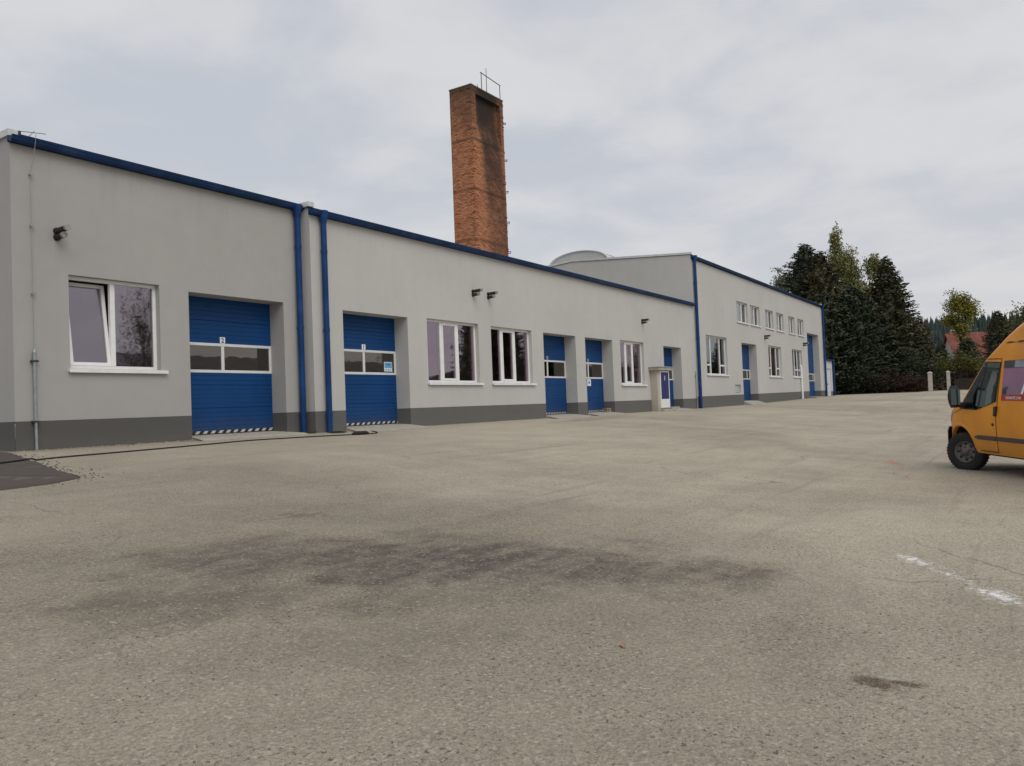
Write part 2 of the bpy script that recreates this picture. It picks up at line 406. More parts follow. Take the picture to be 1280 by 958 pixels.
    return t.done(c, .95, 0, .15)
MAT['ground'] = ground_mat('worn_beige_asphalt')

def axis(vals):
    out = []
    for a, b, st in vals:
        x = a
        while x < b - 1e-6: out.append(x); x += st
    out.append(vals[-1][1]); return out
xs = axis([(-400, -60, 40), (-60, -10, 10), (-10, 100, 2), (100, 200, 10), (200, 1200, 50)])
ys = axis([(-600, -100, 50), (-100, -24, 8), (-24, 4, 1), (4, 40, 6), (40, 600, 40)])
g = MB(); g.grid([[(x, y, ground_z(x, y)) for y in ys][::-1] for x in xs][::-1])
# orientation up
for i, f in enumerate(g.f): g.f[i] = f
go = g.build('ground', MAT['ground'], smooth=True)
import bmesh
bm = bmesh.new(); bm.from_mesh(go.data); bmesh.ops.recalc_face_normals(bm, faces=bm.faces)
if sum(f.normal.z for f in bm.faces) < 0: bmesh.ops.reverse_faces(bm, faces=bm.faces)
bm.to_mesh(go.data); bm.free()
tag(go, kind='structure')

# newer dark asphalt patch with a raised lip
def patch_mat():
    t = NT('new_dark_asphalt'); x, y, z = t.sep(); co = t.comb(x, y, 0.0)
    v = t.math('ADD', .75, t.math('MULTIPLY', t.noise(80, 3, .7, co), .5))
    c = t.mix(1.0, (.088, .072, .064), t.comb(v, v, v), 'MULTIPLY')
    c = t.mix(t.ramp(t.noise(2.2, 5, .7, co), .52, .68, 0, .45), c, (.21, .175, .15))
    t.bump(t.noise(90, 4, .7, co), .6, .012)
    return t.done(c, .85, 0, .3)
MAT['new_asphalt'] = patch_mat()
out = [(5.83, -4.06), (5.62, -4.16), (5.25, -4.32), (4.9, -4.38), (4.4, -4.45), (3.4, -4.5), (2.0, -4.6), (0.5, -4.6), (0.5, .6), (3.0, .6), (6.3, .5), (6.75, -.15), (6.62, -.75), (6.5, -1.15), (6.35, -1.9), (6.2, -2.5), (6.02, -3.2), (5.95, -3.7), (5.9, -3.95)]
pts = []
for (a, b) in zip(out, out[1:] + out[:1]):
    for k in range(6):
        u = k / 6; pts.append((a[0]+(b[0]-a[0])*u + rng.uniform(-.018, .018), a[1]+(b[1]-a[1])*u + rng.uniform(-.018, .018)))
ap = MB()
rows = []
cx, cy = 3.8, -1.9
for sc_, dz in ((1.0, -.01), (.996, .022), (.975, .032), (.6, .034), (.3, .034), (.02, .034)):
    rows.append([(cx+(p[0]-cx)*sc_, cy+(p[1]-cy)*sc_, ground_z(0, cy+(p[1]-cy)*sc_)+dz) for p in pts])
ap.grid(rows[::-1], 0, True)
po = ap.build('asphalt_patch', MAT['new_asphalt'], smooth=True); tag(po, kind='structure')

# ------------------------------------------------------------------ building pieces
def wall_cells(mb, X0, X1, z0, z1, y, ops, m=0):
    """front wall (facing -Y) between z0 and z1 with openings (xa, xb, za, zb, depth) and their reveals"""
    xs_ = sorted({X0, X1, *[o[0] for o in ops], *[o[1] for o in ops]})
    zs_ = sorted({z0, z1, *[min(max(o[2], z0), z1) for o in ops], *[min(max(o[3], z0), z1) for o in ops]})
    for xa, xb in zip(xs_, xs_[1:]):
        for za, zb in zip(zs_, zs_[1:]):
            mx, mz = (xa+xb)/2, (za+zb)/2
            if any(o[0] < mx < o[1] and o[2] < mz < o[3] for o in ops): continue
            mb.face([(xa,y,za),(xb,y,za),(xb,y,zb),(xa,y,zb)], m)
    for xa, xb, za, zb, d in ops:
        a, b = max(za, z0), min(zb, z1)
        if b <= a: continue
        mb.face([(xa,y,a),(xa,y,b),(xa,y+d,b),(xa,y+d,a)], m)
        mb.face([(xb,y,a),(xb,y+d,a),(xb,y+d,b),(xb,y,b)], m)
        if zb <= z1: mb.face([(xa,y,zb),(xb,y,zb),(xb,y+d,zb),(xa,y+d,zb)], m)
        if za >= z0: mb.face([(xa,y,za),(xa,y+d,za),(xb,y+d,za),(xb,y,za)], m)

def frame_rect(mb, x0, x1, z0, z1, y0, y1, w, m=0):
    mb.box(x0, x1, y0, y1, z1-w, z1, m); mb.box(x0, x1, y0, y1, z0, z0+w, m)
    mb.box(x0, x0+w, y0+.001, y1-.001, z0+w, z1-w, m); mb.box(x1-w, x1, y0+.001, y1-.001, z0+w, z1-w, m)

def add_window(root, x0, x1, z0, z1, y, mulls, transom=None, blind=None, curtain=None, tilt=False, sash=None, label=None, depth=.13, gl='glass'):
    """white plastic window set in a reveal: frame (part) > pane, sill, sash, blind, curtain"""
    yf = y + depth
    f = MB(); w = .07
    frame_rect(f, x0, x1, z0, z1, yf, yf+.07, w)
    edges = [x0 + w] + mulls + [x1 - w]
    for xm in mulls: f.box(xm-.05, xm+.05, yf-.004, yf+.072, z0+w+.001, z1-w-.001)
    panes = []
    for i, (a, b) in enumerate(zip(edges, edges[1:])):
        a2 = a + (.05 if i > 0 else 0); b2 = b - (.05 if i < len(mulls) else 0)
        if transom and i in transom[1]:
            zt = transom[0]; f.box(a2+.001, b2-.001, yf+.002, yf+.068, zt-.045, zt+.045)
            panes += [(i, a2, b2, z0+w, zt-.045), (i, a2, b2, zt+.045, z1-w)]
        else: panes.append((i, a2, b2, z0+w, z1-w))
    wo = f.build('window', MAT['white'], root, bevel=.006)
    if label: wo['label'] = label
    for i, a, b, za, zb in panes:
        if sash is not None and i == sash or (tilt and i == 0):
            sm = MB(); frame_rect(sm, a+.002, b-.002, za+.002, zb-.002, -.035, .035, .065)
            pm = MB(); pm.box(a+.06, b-.06, -.008, .008, za+.06, zb-.06)
            for mb, nm, mt in ((sm, 'sash', MAT['white']), (pm, 'pane', MAT[gl])):
                mb.v = [(vx, vy + yf + .03, vz) for vx, vy, vz in mb.v]
                if tilt:
                    an = R(7.5)
                    nv = []
                    for vx, vy, vz in mb.v:
                        dz = vz - za; dy = vy - yf
                        nv.append((vx, yf + dy*math.cos(an) + dz*math.sin(an), za + dz*math.cos(an) - dy*math.sin(an)))
                    mb.v = nv
                mb.build(nm, mt, wo)
        else:
            p = MB(); p.box(a-.004, b+.004, yf+.03, yf+.045, za-.004, zb+.004); p.build('pane', MAT[gl], wo)
    s = MB(); s.box(x0-.05, x1+.12, y-.07, yf-.002, z0-.055, z0-.012); s.box(x0-.05, x1+.12, y-.075, y-.062, z0-.075, z0-.010)
    s.build('sill', MAT['sill'], wo)
    def drape(a, b, nm, mt, folds):
        c = MB(); n = max(8, int((b-a)*folds*6)); rows = []
        for zz in (z1-w, z0+w):
            rows.append([(a+(b-a)*k/n, yf+.105+.02*math.sin(k*2*math.pi/6), zz) for k in range(n+1)])
        c.grid(rows); c.build(nm, mt, wo, smooth=True)
    for (a, b) in (blind or []): drape(a, b, 'blind', MAT['blind'], 8)
    for (a, b, mt) in (curtain or []): drape(a, b, 'curtain', mt, 7)
    return wo

def add_door(root, x0, x1, z0, z1, y, mull, depth=.5, number=None, sticker=False, notice=False, haz=True, strip=(1.50, 2.18), label=None):
    """blue sectional door at the back of its reveal: door (part) > glazing_frame, pane, hazard_strip, number_plate"""
    yd = y + depth; zs0, zs1 = strip
    d = MB()
    def panel(a, b):
        zc = a; k = 0
        while zc < b - .01:
            zn = min(zc + .105, b)
            gap = .014 if k % 5 == 4 else .007
            dp = .014 if k % 5 == 4 else .006
            d.face([(x0,yd,zc),(x1,yd,zc),(x1,yd,zn-gap),(x0,yd,zn-gap)])
            if zn < b - .001:
                d.face([(x0,yd,zn-gap),(x1,yd,zn-gap),(x1,yd+dp,zn-gap/2),(x0,yd+dp,zn-gap/2)])
                d.face([(x0,yd+dp,zn-gap/2),(x1,yd+dp,zn-gap/2),(x1,yd,zn),(x0,yd,zn)])
            else: d.face([(x0,yd,zn-gap),(x1,yd,zn-gap),(x1,yd,zn),(x0,yd,zn)])
            zc = zn; k += 1
    zb = z0 + (.085 if haz else 0)
    panel(zb, zs0); panel(zs1, z1)
    d.box(x0, x1, yd+.02, yd+.05, z1-.02, z1+.1)
    do = d.build('garage_door', MAT['door_blue'], root)
    if label: do['label'] = label
    f = MB(); fy0, fy1 = yd-.012, yd+.03
    frame_rect(f, x0, x1, zs0, zs1, fy0, fy1, .065); f.box(mull-.04, mull+.04, fy0+.002, fy1, zs0+.066, zs1-.066)
    f.build('glazing_frame', MAT['alu'], do, bevel=.005)
    for a, b in ((x0+.066, mull-.041), (mull+.041, x1-.066)):
        p = MB(); p.box(a, b, yd+.008, yd+.018, zs0+.066, zs1-.066); p.build('pane', MAT['glass_door'], do)
    if haz:
        h = MB(); h.box(x0, x1, yd-.006, yd+.02, z0+.022, zb-.001); h.build('hazard_strip', MAT['hazard'], do)
        s = MB(); s.box(x0, x1, yd-.008, yd+.025, z0-.03, z0+.021); s.build('rubber_seal', MAT['black'], do)
    if number:
        n = MB(); n.box(mull-.07, mull+.07, yd-.012, yd-.004, zs1+.006, zs1+.15); po_ = n.build('number_plate', MAT['zinc'] if number == 'plate' else MAT['paper'], do)
    if number and number != 'plate':
        vs, fs = text_mesh(number, .15, .004); t_ = MB()
        wx = max(v[0] for v in vs) + min(v[0] for v in vs)
        t_.v = [(mull + vx - wx/2, yd-.0145, zs1+.025+vy) for vx, vy, vz in vs]; t_.f = fs; t_.m = [0]*len(fs)
        t_.build('numeral', MAT['ink'], do)
    if sticker:
        s = MB(); s.box(x1-.49, x1-.16, yd-.002, yd+.006, zs0+.10, zs0+.37, 0)
        s.box(x1-.475, x1-.175, yd-.0045, yd-.0025, zs0+.195, zs0+.355, 1)
        for k in range(3): s.box(x1-.45+.09*k, x1-.39+.09*k, yd-.0045, yd-.0025, zs0+.125, zs0+.165, 1)
        s.box(x1-.40, x1-.25, yd-.007, yd-.005, zs0+.275, zs0+.31, 2)
        s.build('sticker', [MAT['paper'], MAT['sticker'], MAT['ink_blue']], do)
    if notice:
        s = MB(); s.box(x0+1.0, x0+1.32, yd-.006, yd-.002, zs0-.30, zs0-.02, 0)
        s.box(x0+1.12, x0+1.19, yd-.009, yd-.0065, zs0-.12, zs0-.06, 1); s.box(x0+1.08, x0+1.24, yd-.009, yd-.0065, zs0-.20, zs0-.14, 1)
        s.build('notice', [MAT['paper'], MAT['ink_blue']], do)
    # concrete threshold ramp
    r_ = MB(); a, b = x0 - .04, x1 + .04; zt = z0 + .005; gz = lambda yy: ground_z((x0+x1)/2, yy)
    pf = [(yd+.1, zt), (y+.05, zt-.03), (y-.45, gz(y-.45)+.035), (y-.60, gz(y-.6)+.012), (y-.60, gz(y-.6)-.1), (yd+.1, -.2)]
    if y - .1 < 0.3 or True:
        rows = [[(a+.05 if p[0] > y else a-.12, p[0], p[1]) for p in pf], [(b-.05 if p[0] > y else b+.1, p[0], p[1]) for p in pf]]
        r_.grid(rows, 0, True)
        for rw, o_ in ((rows[0], 1), (rows[1], -1)): r_.face(rw[::o_])
    r_.build('threshold', MAT['concrete'], root)
    return do

def add_flue(root, x, z, y, la=.40, lb=.28, r=.055, sep=.115):
    for dz, L, dx in ((0, la, 0), (-sep, lb, .0)):
        m = MB(); m.tube([(x+dx, y+.01, z+dz), (x+dx, y-L+.05, z+dz+.012)], r, 14)
        m.tube([(x+dx, y+.005, z+dz), (x+dx, y-.02, z+dz)], r*1.25, 14)
        f = m.build('flue_pipe', MAT['flue'], root, smooth=False)
        c = MB(); c.tube([(x+dx, y-L+.052, z+dz+.012), (x+dx, y-L, z+dz+.013)], r*1.06, 14); c.build('flue_cap', MAT['grille'], f)

def add_downpipe(root, x, y, ztop, zbot, r=.075, hopper=True, mat='pipe_blue'):
    m = MB()
    m.tube([(x, y, zbot), (x, y, ztop)], r, 14)
    for zz in (ztop*.83, ztop*.45+.1):
        m.tube([(x, y, zz-.05), (x, y, zz+.05)], r*1.10, 14)
        m.box(x-.02, x+.02, y, y+.12, zz-.015, zz+.015)
    m.tube([(x, y, zbot+.50), (x, y, zbot+.56)], r*1.10, 14)
    if hopper: m.tube([(x, y, ztop-.22), (x, y, ztop-.10), (x, y, ztop+.10)], [r*1.05, r*1.35, r*1.75], 14)
    return m.build('downpipe', MAT[mat], root, smooth=False)

def add_gutter(root, x0, x1, y, ztop, r=.085, fascia=.12):
    m = MB(); n = 10; rows = []
    yc = y - r - .025
    for xx in (x0, x1):
        rows.append([(xx, yc + r*math.cos(math.pi + math.pi*k/n), ztop - .02 + r*1.25*math.sin(math.pi + math.pi*k/n)) for k in range(n+1)])
    m.grid(rows)
    for rw in rows: m.face(rw)
    # rolled front bead
    m.tube([(x0, yc-r, ztop-.02), (x1, yc-r, ztop-.02)], .013, 8)
    k = x0 + .6
    while k < x1: m.box(k-.015, k+.015, yc-r-.004, y, ztop-.018, ztop-.010); k += .9
    o = m.build('gutter', MAT['gutter'], root)
    f = MB(); f.box(x0, x1, y-.024, y-.002, ztop-fascia, ztop+.055); f.box(x0, x1, y-.045, y+.05, ztop+.056, ztop+.068); f.build('fascia', MAT['gutter'], root)
    return o

DEPTH = 14.0
# =========================================================== garage block (left)
GY = .35; GX0, GX1 = 7.09, 13.88; GZ = 5.72; PZ = .53
gar = thing('garage_building', 'light grey garage block at the left end with one blue door and tilted window', 'building', (10.5, GY, 0))
win1 = (8.09, 9.97, 1.50, 3.29, .20)
door2 = (10.66, 13.28, -.2, 3.22, .62)
w = MB(); wall_cells(w, GX0, GX1, PZ, GZ, GY, [win1, door2])
w.face([(GX0, GY, PZ), (GX0, GY, GZ), (GX0, GY+DEPTH, GZ), (GX0, GY+DEPTH, PZ)])
w.face([(GX0, GY+DEPTH, PZ), (GX0, GY+DEPTH, GZ), (GX1, GY+DEPTH, GZ), (GX1, GY+DEPTH, PZ)])
w.build('wall', MAT['wall_falloff'], gar)
p = MB(); wall_cells(p, GX0, GX1, -.4, PZ, GY-.004, [door2])
p.face([(GX0-.004, GY-.004, -.4), (GX0-.004, GY-.004, PZ), (GX0-.004, GY+DEPTH, PZ), (GX0-.004, GY+DEPTH, -.4)])
p.build('plinth', MAT['plinth_falloff'], gar)
r_ = MB(); r_.box(GX0+.01, GX1, GY+.05, GY+DEPTH, GZ-.10, GZ+.03); r_.build('roof', MAT['roof'], gar)
c = MB(); c.box(GX0-.05, GX0+.12, GY-.06, GY+DEPTH, GZ-.045, GZ+.075); c.build('verge_cap', MAT['cap'], gar)
add_gutter(gar, GX0-.04, GX1-.01, GY, GZ-.04)
add_window(gar, *win1[:4], GY, [9.02], tilt=True, label='wide window with its left sash tilted inwards')
add_door(gar, door2[0], door2[1], .09, 3.22, GY, 11.87, number='2')
add_flue(gar, 7.89, 4.08, GY)
add_downpipe(gar, 13.70, GY-.12, 5.58, -.05)
# lightning conductor down the left corner
m = MB()
m.tube([(7.44, GY+.06, GZ+.04), (7.44, GY-.17, GZ+.10), (7.44, GY-.23, GZ+.02), (7.435, GY-.15, GZ-.35), (7.42, GY-.045, GZ-.62), (7.42, GY-.045, 1.8)], .0055, 6)
for zz in (5.05, 4.10, 2.85): m.box(7.405, 7.435, GY-.06, GY, zz-.012, zz+.012); m.box(7.39, 7.46, GY-.068, GY-.056, zz-.02, zz+.02)
lc = m.build('lightning_conductor', MAT['zinc'], gar)
m = MB(); m.tube([(7.43, GY-.05, -.1), (7.42, GY-.05, .62), (7.42, GY-.05, 1.78), (7.42, GY-.05, 1.84)], [.026, .026, .034, .01], 10)
m.build('conductor_pipe', MAT['zinc'], lc)
for zz in (.52, 1.62):
    m = MB(); m.box(7.36, 7.48, GY-.09, GY-.01, zz-.015, zz+.015); m.build('pipe_clip', MAT['rust'], lc)
m = MB(); m.box(7.28, 7.34, GY+.1, GY+.16, GZ+.03, GZ+.13); m.tube([(7.28, GY+.13, GZ+.135), (7.8, GY+.13, GZ+.21)], .006, 6)
m.build('conductor_holder', MAT['rust'], gar)

# =========================================================== workshop block (middle)
WX0, WX1, WZ = 13.88, 40.80, 5.60
wk = thing('workshop_building', 'long low light grey workshop in the middle with four blue doors and three windows', 'building', (27.3, 0, 0))
doors = [(14.93, 17.49), (25.06, 27.52), (28.32, 30.79), (36.43, 38.75)]
wins = [(18.36, 20.98, 1.27, 3.17), (21.69, 24.25, 1.27, 3.15), (31.57, 34.08, 1.25, 3.18)]
ops = [(a, b, -.2, 3.13, .55) for a, b in doors] + [(*q, .20) for q in wins]
w = MB(); wall_cells(w, WX0, WX1, PZ, WZ, 0, ops)
w.face([(WX0, 0, PZ), (WX0, 0, WZ), (WX0, GY+.5, WZ), (WX0, GY+.5, PZ)])
w.face([(WX0, DEPTH, PZ), (WX0, DEPTH, WZ), (WX1, DEPTH, WZ), (WX1, DEPTH, PZ)])
w.build('wall', MAT['wall'], wk)
p = MB(); wall_cells(p, WX0-.004, WX1, -.4, PZ, -.004, [o for o in ops if o[2] < 0])
p.face([(WX0-.004, -.004, -.4), (WX0-.004, -.004, PZ), (WX0-.004, GY+.5, PZ), (WX0-.004, GY+.5, -.4)])
p.build('plinth', MAT['plinth'], wk)
r_ = MB(); r_.box(WX0+.01, WX1, .05, DEPTH, WZ-.10, WZ+.03); r_.build('roof', MAT['roof'], wk)
c = MB(); c.box(WX0-.06, WX0+.12, -.05, DEPTH, WZ+.032, WZ+.15); c.build('verge_cap', MAT['cap'], wk)
add_gutter(wk, WX0-.03, WX1-.01, 0, WZ-.05)
add_downpipe(wk, 14.24, -.115, 5.47, -.08)
for i, (a, b) in enumerate(doors):
    add_door(wk, a, b, .10, 3.13, 0, [16.18, 26.13, 29.45, 37.5][i], number=['1', 'plate', 'plate', None][i], sticker=(i == 0), notice=(i == 2), haz=(i < 3))
add_window(wk, *wins[0], 0, [19.17, 20.0], sash=1, curtain=[(20.05, 20.9, MAT['curtain_green'])])
add_window(wk, *wins[1], 0, [22.46, 23.29], sash=1, curtain=[(23.35, 24.1, MAT['curtain_green'])])
add_window(wk, *wins[2], 0, [32.32, 33.10], sash=1)
for x in (20.74, 21.60, 34.0): add_flue(wk, x, 4.20, 0, .38, .26, .05)
m = MB(); m.tube([(40.62, -.05, -.1), (40.62, -.05, 1.95), (40.62, -.05, 2.0)], [.024, .024, .008], 8); m.box(40.56, 40.68, -.08, -.002, 1.70, 1.76); m.box(40.56, 40.68, -.08, -.002, .5, .56)
m.build('conductor_pipe', MAT['zinc'], wk)

# =========================================================== tall hall (right)
HX0, HX1, HZ, HD = 40.80, 72.30, 8.18, 14.4
HP = .62
hall = thing('hall_building', 'taller light grey hall at the right end with a row of small upper windows', 'building', (56.5, 0, 0))
hd = [(49.0, 52.15, 3.88), (66.45, 70.6, 5.5)]
hw = [(42.55, 46.15, 1.83, 4.02), (54.98, 58.3, 1.86, 3.98), (61.42, 64.46, 1.90, 3.98)]
uw = [(48.35, 50.6), (51.15, 53.3), (54.62, 56.6), (57.36, 59.4), (60.75, 62.65), (63.55, 65.48)]
vent = (47.37, 48.48, .78, 1.27, .16)
ops = [(a, b, -.2, z, .55) for a, b, z in hd] + [(*q, .20) for q in hw] + [(a, b, 5.15, 6.42, .20) for a, b in uw] + [vent]
rise = lambda X: .22*(X-HX0)/(HX1-HX0)
w = MB(); wall_cells(w, HX0, HX1, HP, HZ, -.003, ops)
def hip(y): return HZ + .55*min(y, HD-y)/(HD/2)
for X in (HX0, HX1):
    w.face([(X, -.003, HP), (X, -.003, HZ), (X, HD/2, hip(HD/2)), (X, HD, HZ), (X, HD, HP)])
w.face([(HX0, HD, HP), (HX0, HD, HZ), (HX1, HD, HZ), (HX1, HD, HP)])
w.v = [(a, b, HP+rise(a)) if abs(z-HP) < 1e-4 else (a, b, z) for a, b, z in w.v]
w.build('wall', MAT['wall'], hall)
p = MB(); wall_cells(p, HX0, HX1, -.4, HP, -.007, [o for o in ops if o[2] < 0])
p.face([(HX1+.004, -.007, -.4), (HX1+.004, -.007, HP), (HX1+.004, HD, HP), (HX1+.004, HD, -.4)])
p.v = [(a, b, HP+rise(a)) if abs(z-HP) < 1e-4 else (a, b, z) for a, b, z in p.v]
p.build('plinth', MAT['plinth'], hall)
r_ = MB()
for y0, y1 in ((.04, HD/2), (HD/2, HD)):
    r_.obox((HX0+.01, y0, hip(y0)-.06), (HX1-HX0-.02, 0, 0), (0, y1-y0, hip(y1)-hip(y0)), (0, 0, .09))
r_.build('roof', MAT['roof'], hall)
for X in (HX0-.05, HX1-.08):
    c = MB()
    for y0, y1 in ((-.05, HD/2), (HD/2+.001, HD)):
        c.obox((X, y0, hip(max(y0,0))+.03), (.13, 0, 0), (0, y1-y0, hip(y1)-hip(max(y0,0))), (0, 0, .11))
    c.build('verge_cap', MAT['cap'], hall)
add_gutter(hall, HX0-.03, HX1+.03, 0, HZ-.05, .09, .16)
add_downpipe(hall, 40.98, -.13, 8.05, -.1, .085)
add_downpipe(hall, 72.12, -.13, 8.05, .1, .085)
add_door(hall, 49.0, 52.15, .28, 3.88, 0, 51.55, haz=False, strip=(1.64, 2.27))
add_door(hall, 66.45, 70.6, .36, 5.5, 0, 70.1, haz=False, strip=(1.64, 2.27))
add_window(hall, *hw[0], 0, [43.58, 45.17], (2.38, (0, 2)), gl='glass_hall')
add_window(hall, *hw[1], 0, [56.01, 57.36], (2.44, (0, 2)), curtain=[(55.1, 57.75, MAT['curtain_red'])], label='ground floor window with a brick red curtain', gl='glass_hall')
add_window(hall, *hw[2], 0, [62.56, 63.43], (2.44, (1, 2)), gl='glass_hall')
for i, (a, b) in enumerate(uw):
    add_window(hall, a, b, 5.15, 6.42, 0, [a+(b-a)*.60], blind=[(a+.08, a+(b-a)*.72)] if i < 5 else None, gl='glass_hall')
for x in (54.2, 65.05): add_flue(hall, x, 4.55, 0, .42, .28, .06, .15)
m = MB(); m.box(47.39, 48.46, .10, .125, .80, 1.25)
for k in range(4): m.obox((47.5, .07, .86+.09*k), (.86, 0, 0), (0, .03, -.03), (0, .004, .02))
m.build('wall_vent', MAT['cap'], hall)
m = MB(); m.tube([(63.66, -.09, .2), (63.66, -.09, 2.66), (63.66, -.07, 2.72), (63.66, 0.0, 2.74)], .085, 12)
for zz in (.9, 2.0): m.box(63.60, 63.72, -.09, 0, zz-.02, zz+.02)
m.build('white_pipe', MAT['white'], hall)
# barrel-vault rooflight
m = MB(); rows = []; n = 18
for X in (41.6, 70.5):
    rows.append([(X, 7.2 - 1.95*math.cos(math.pi*k/n), 8.66 + .80*math.sin(math.pi*k/n)**.9) for k in range(n+1)])
m.grid(rows)
for rw in rows: m.face(rw)
bl = m.build('barrel_rooflight', plain('milky_rooflight_sheet', (.52, .53, .53), .35, 0, .06, 1), hall)
m = MB()
for X in [41.55] + [43 + 3*k for k in range(10)]:
    m.tube([(X, 7.2 - 1.98*math.cos(math.pi*k/n), 8.67 + .815*math.sin(math.pi*k/n)**.9) for k in range(n+1)], .035, 6)
m.box(41.5, 70.6, 5.17, 5.25, 8.5, 8.74); m.box(41.5, 70.6, 9.15, 9.23, 8.5, 8.74)
m.build('rooflight_rib', MAT['cap'], bl)

# =========================================================== annex
AX0, AX1, AZ = 72.33, 76.2, 3.45
an = thing('annex_building', 'small low white annex with a white door against the far end of the hall', 'building', (74.2, .1, .3))
op = (72.9, 75.2, .1, 2.75, .10)
w = MB(); wall_cells(w, AX0, AX1, .75, AZ, .05, [op]); 
for X in (AX0, AX1): w.face([(X, .05, .0), (X, .05, AZ), (X, 6, AZ), (X, 6, .0)])
w.build('wall', MAT['annex_wall'], an)
p = MB(); wall_cells(p, AX0, AX1, .0, .75, .046, [op]); p.build('plinth', MAT['plinth'], an)
r_ = MB(); r_.box(AX0, AX1+.15, -.12, 6.1, AZ, AZ+.12); r_.build('roof', MAT['gutter'], an)
d = MB(); d.box(72.9, 75.2, .12, .16, .3, 2.75); d.box(74.03, 74.06, .114, .119, .3, 2.75)
do = d.build('door', MAT['annex_door'], an)
d = MB(); d.box(73.85, 73.9, .07, .118, 1.3, 1.45); d.build('handle', MAT['dark'], do)
d = MB()
for zz in (.7, 2.2): d.box(72.95, 73.3, .11, .119, zz, zz+.06)
d.build('hinge', MAT['dark'], do)
add_downpipe(an, 75.85, -.06, 3.5, .1, .10, hopper=False, mat='gutter')

# =========================================================== brick chimney
ch = thing('brick_chimney', 'tall weathered orange brick chimney with a sooty top rising behind the workshop roof', 'chimney', (33.85, 8.7, 5.6))
cx0, cx1, cy0, cy1, cz0, cz1 = 32.43, 35.30, 8.0, 9.36, 4.6, 16.72
m = MB()
nx0, nx1, nz0, nz1, nd = 32.80, 35.02, 15.0, 16.40, .22   # niche in the front below the crown
for xa, xb, za, zb in ((cx0, nx0, cz0, cz1), (nx1, cx1, cz0, cz1), (nx0, nx1, cz0, nz0-.9), (nx0, nx1, nz1, cz1)):
    m.face([(xa,cy0,za),(xb,cy0,za),(xb,cy0,zb),(xa,cy0,zb)])
m.face([(nx0,cy0+nd,nz0),(nx1,cy0+nd,nz0),(nx1,cy0+nd,nz1),(nx0,cy0+nd,nz1)])
m.face([(nx0,cy0,nz0-.9),(nx1,cy0,nz0-.9),(nx1,cy0+nd,nz0),(nx0,cy0+nd,nz0)])
m.face([(nx0,cy0,nz1),(nx0,cy0+nd,nz1),(nx1,cy0+nd,nz1),(nx1,cy0,nz1)])
for X, s_ in ((nx0, 1), (nx1, -1)):
    q = [(X,cy0,nz0-.9),(X,cy0+nd,nz0),(X,cy0+nd,nz1),(X,cy0,nz1)]; m.face(q[::s_])
m.face([(cx0,cy1,cz0),(cx0,cy0,cz0),(cx0,cy0,cz1),(cx0,cy1,cz1)])
m.face([(cx1,cy0,cz0),(cx1,cy1,cz0),(cx1,cy1,cz1),(cx1,cy0,cz1)])
m.face([(cx1,cy1,cz0),(cx0,cy1,cz0),(cx0,cy1,cz1),(cx1,cy1,cz1)])
m.face([(cx0,cy0,cz1),(cx1,cy0,cz1),(cx1,cy1,cz1),(cx0,cy1,cz1)])
# slightly proud and broken courses so the edges are not ruler-straight
for k in range(150):
    zz = cz0 + .085*rng.randint(0, int((cz1-cz0)/.085)-1)
    d_ = rng.uniform(.008, .03); L = rng.uniform(.12, .3)
    side = rng.random()
    if side < .4: y_ = rng.choice([cy0, cy0, rng.uniform(cy0, cy1-.3)]); m.box(cx0-d_, cx0+.02, y_+.003, y_+L, zz, zz+.075)
    elif side < .75: x_ = rng.choice([cx0, cx0+.003, rng.uniform(cx0, nx0-.32)]); m.box(x_-d_*.5, x_+L, cy0-d_, cy0+.02, zz, zz+.075)
    else: m.box(cx1-L, cx1+d_, cy0-d_*.7, cy0+.02, zz, zz+.075)
m.build('shaft', MAT['brick'], ch)
m = MB(); m.box(cx0-.02, cx1+.02, cy0-.02, cy1+.02, cz1+.002, cz1+.07); m.build('crown', plain('sooty_mortar_crown', (.10, .085, .06), .95, 0, .3, 3), ch)
m = MB()
T = cz1 + .07
m.tube([(33.5, 8.08, T), (33.5, 8.08, T+.92)], .022, 6); m.tube([(35.2, 8.08, T), (35.2, 8.08, T+.80)], .022, 6)
m.tube([(33.42, 8.08, T+.92), (35.25, 8.08, T+.80)], .022, 6)
m.tube([(33.75, 8.5, T), (33.75, 8.5, T+.5)], .014, 6)
m.build('railing', MAT['rust'], ch)
m = MB(); m.tube([(34.02, 8.12, T-.3), (34.02, 8.12, T+1.35)], [.022, .014], 6); m.build('lightning_rod', MAT['rust'], ch)
for zz in (15.55, 13.55, 11.85, 10.2, 8.6):
    m = MB(); m.tube([(cx1, 8.06, zz), (cx1+.28, 8.06, zz+.02), (cx1+.36, 8.06, zz+.14), (cx1+.28, 8.40, zz+.16), (cx1+.28, 8.40, zz+.02), (cx1, 8.40, zz)], .02, 6)
    m.build('rung', MAT['rust'], ch)

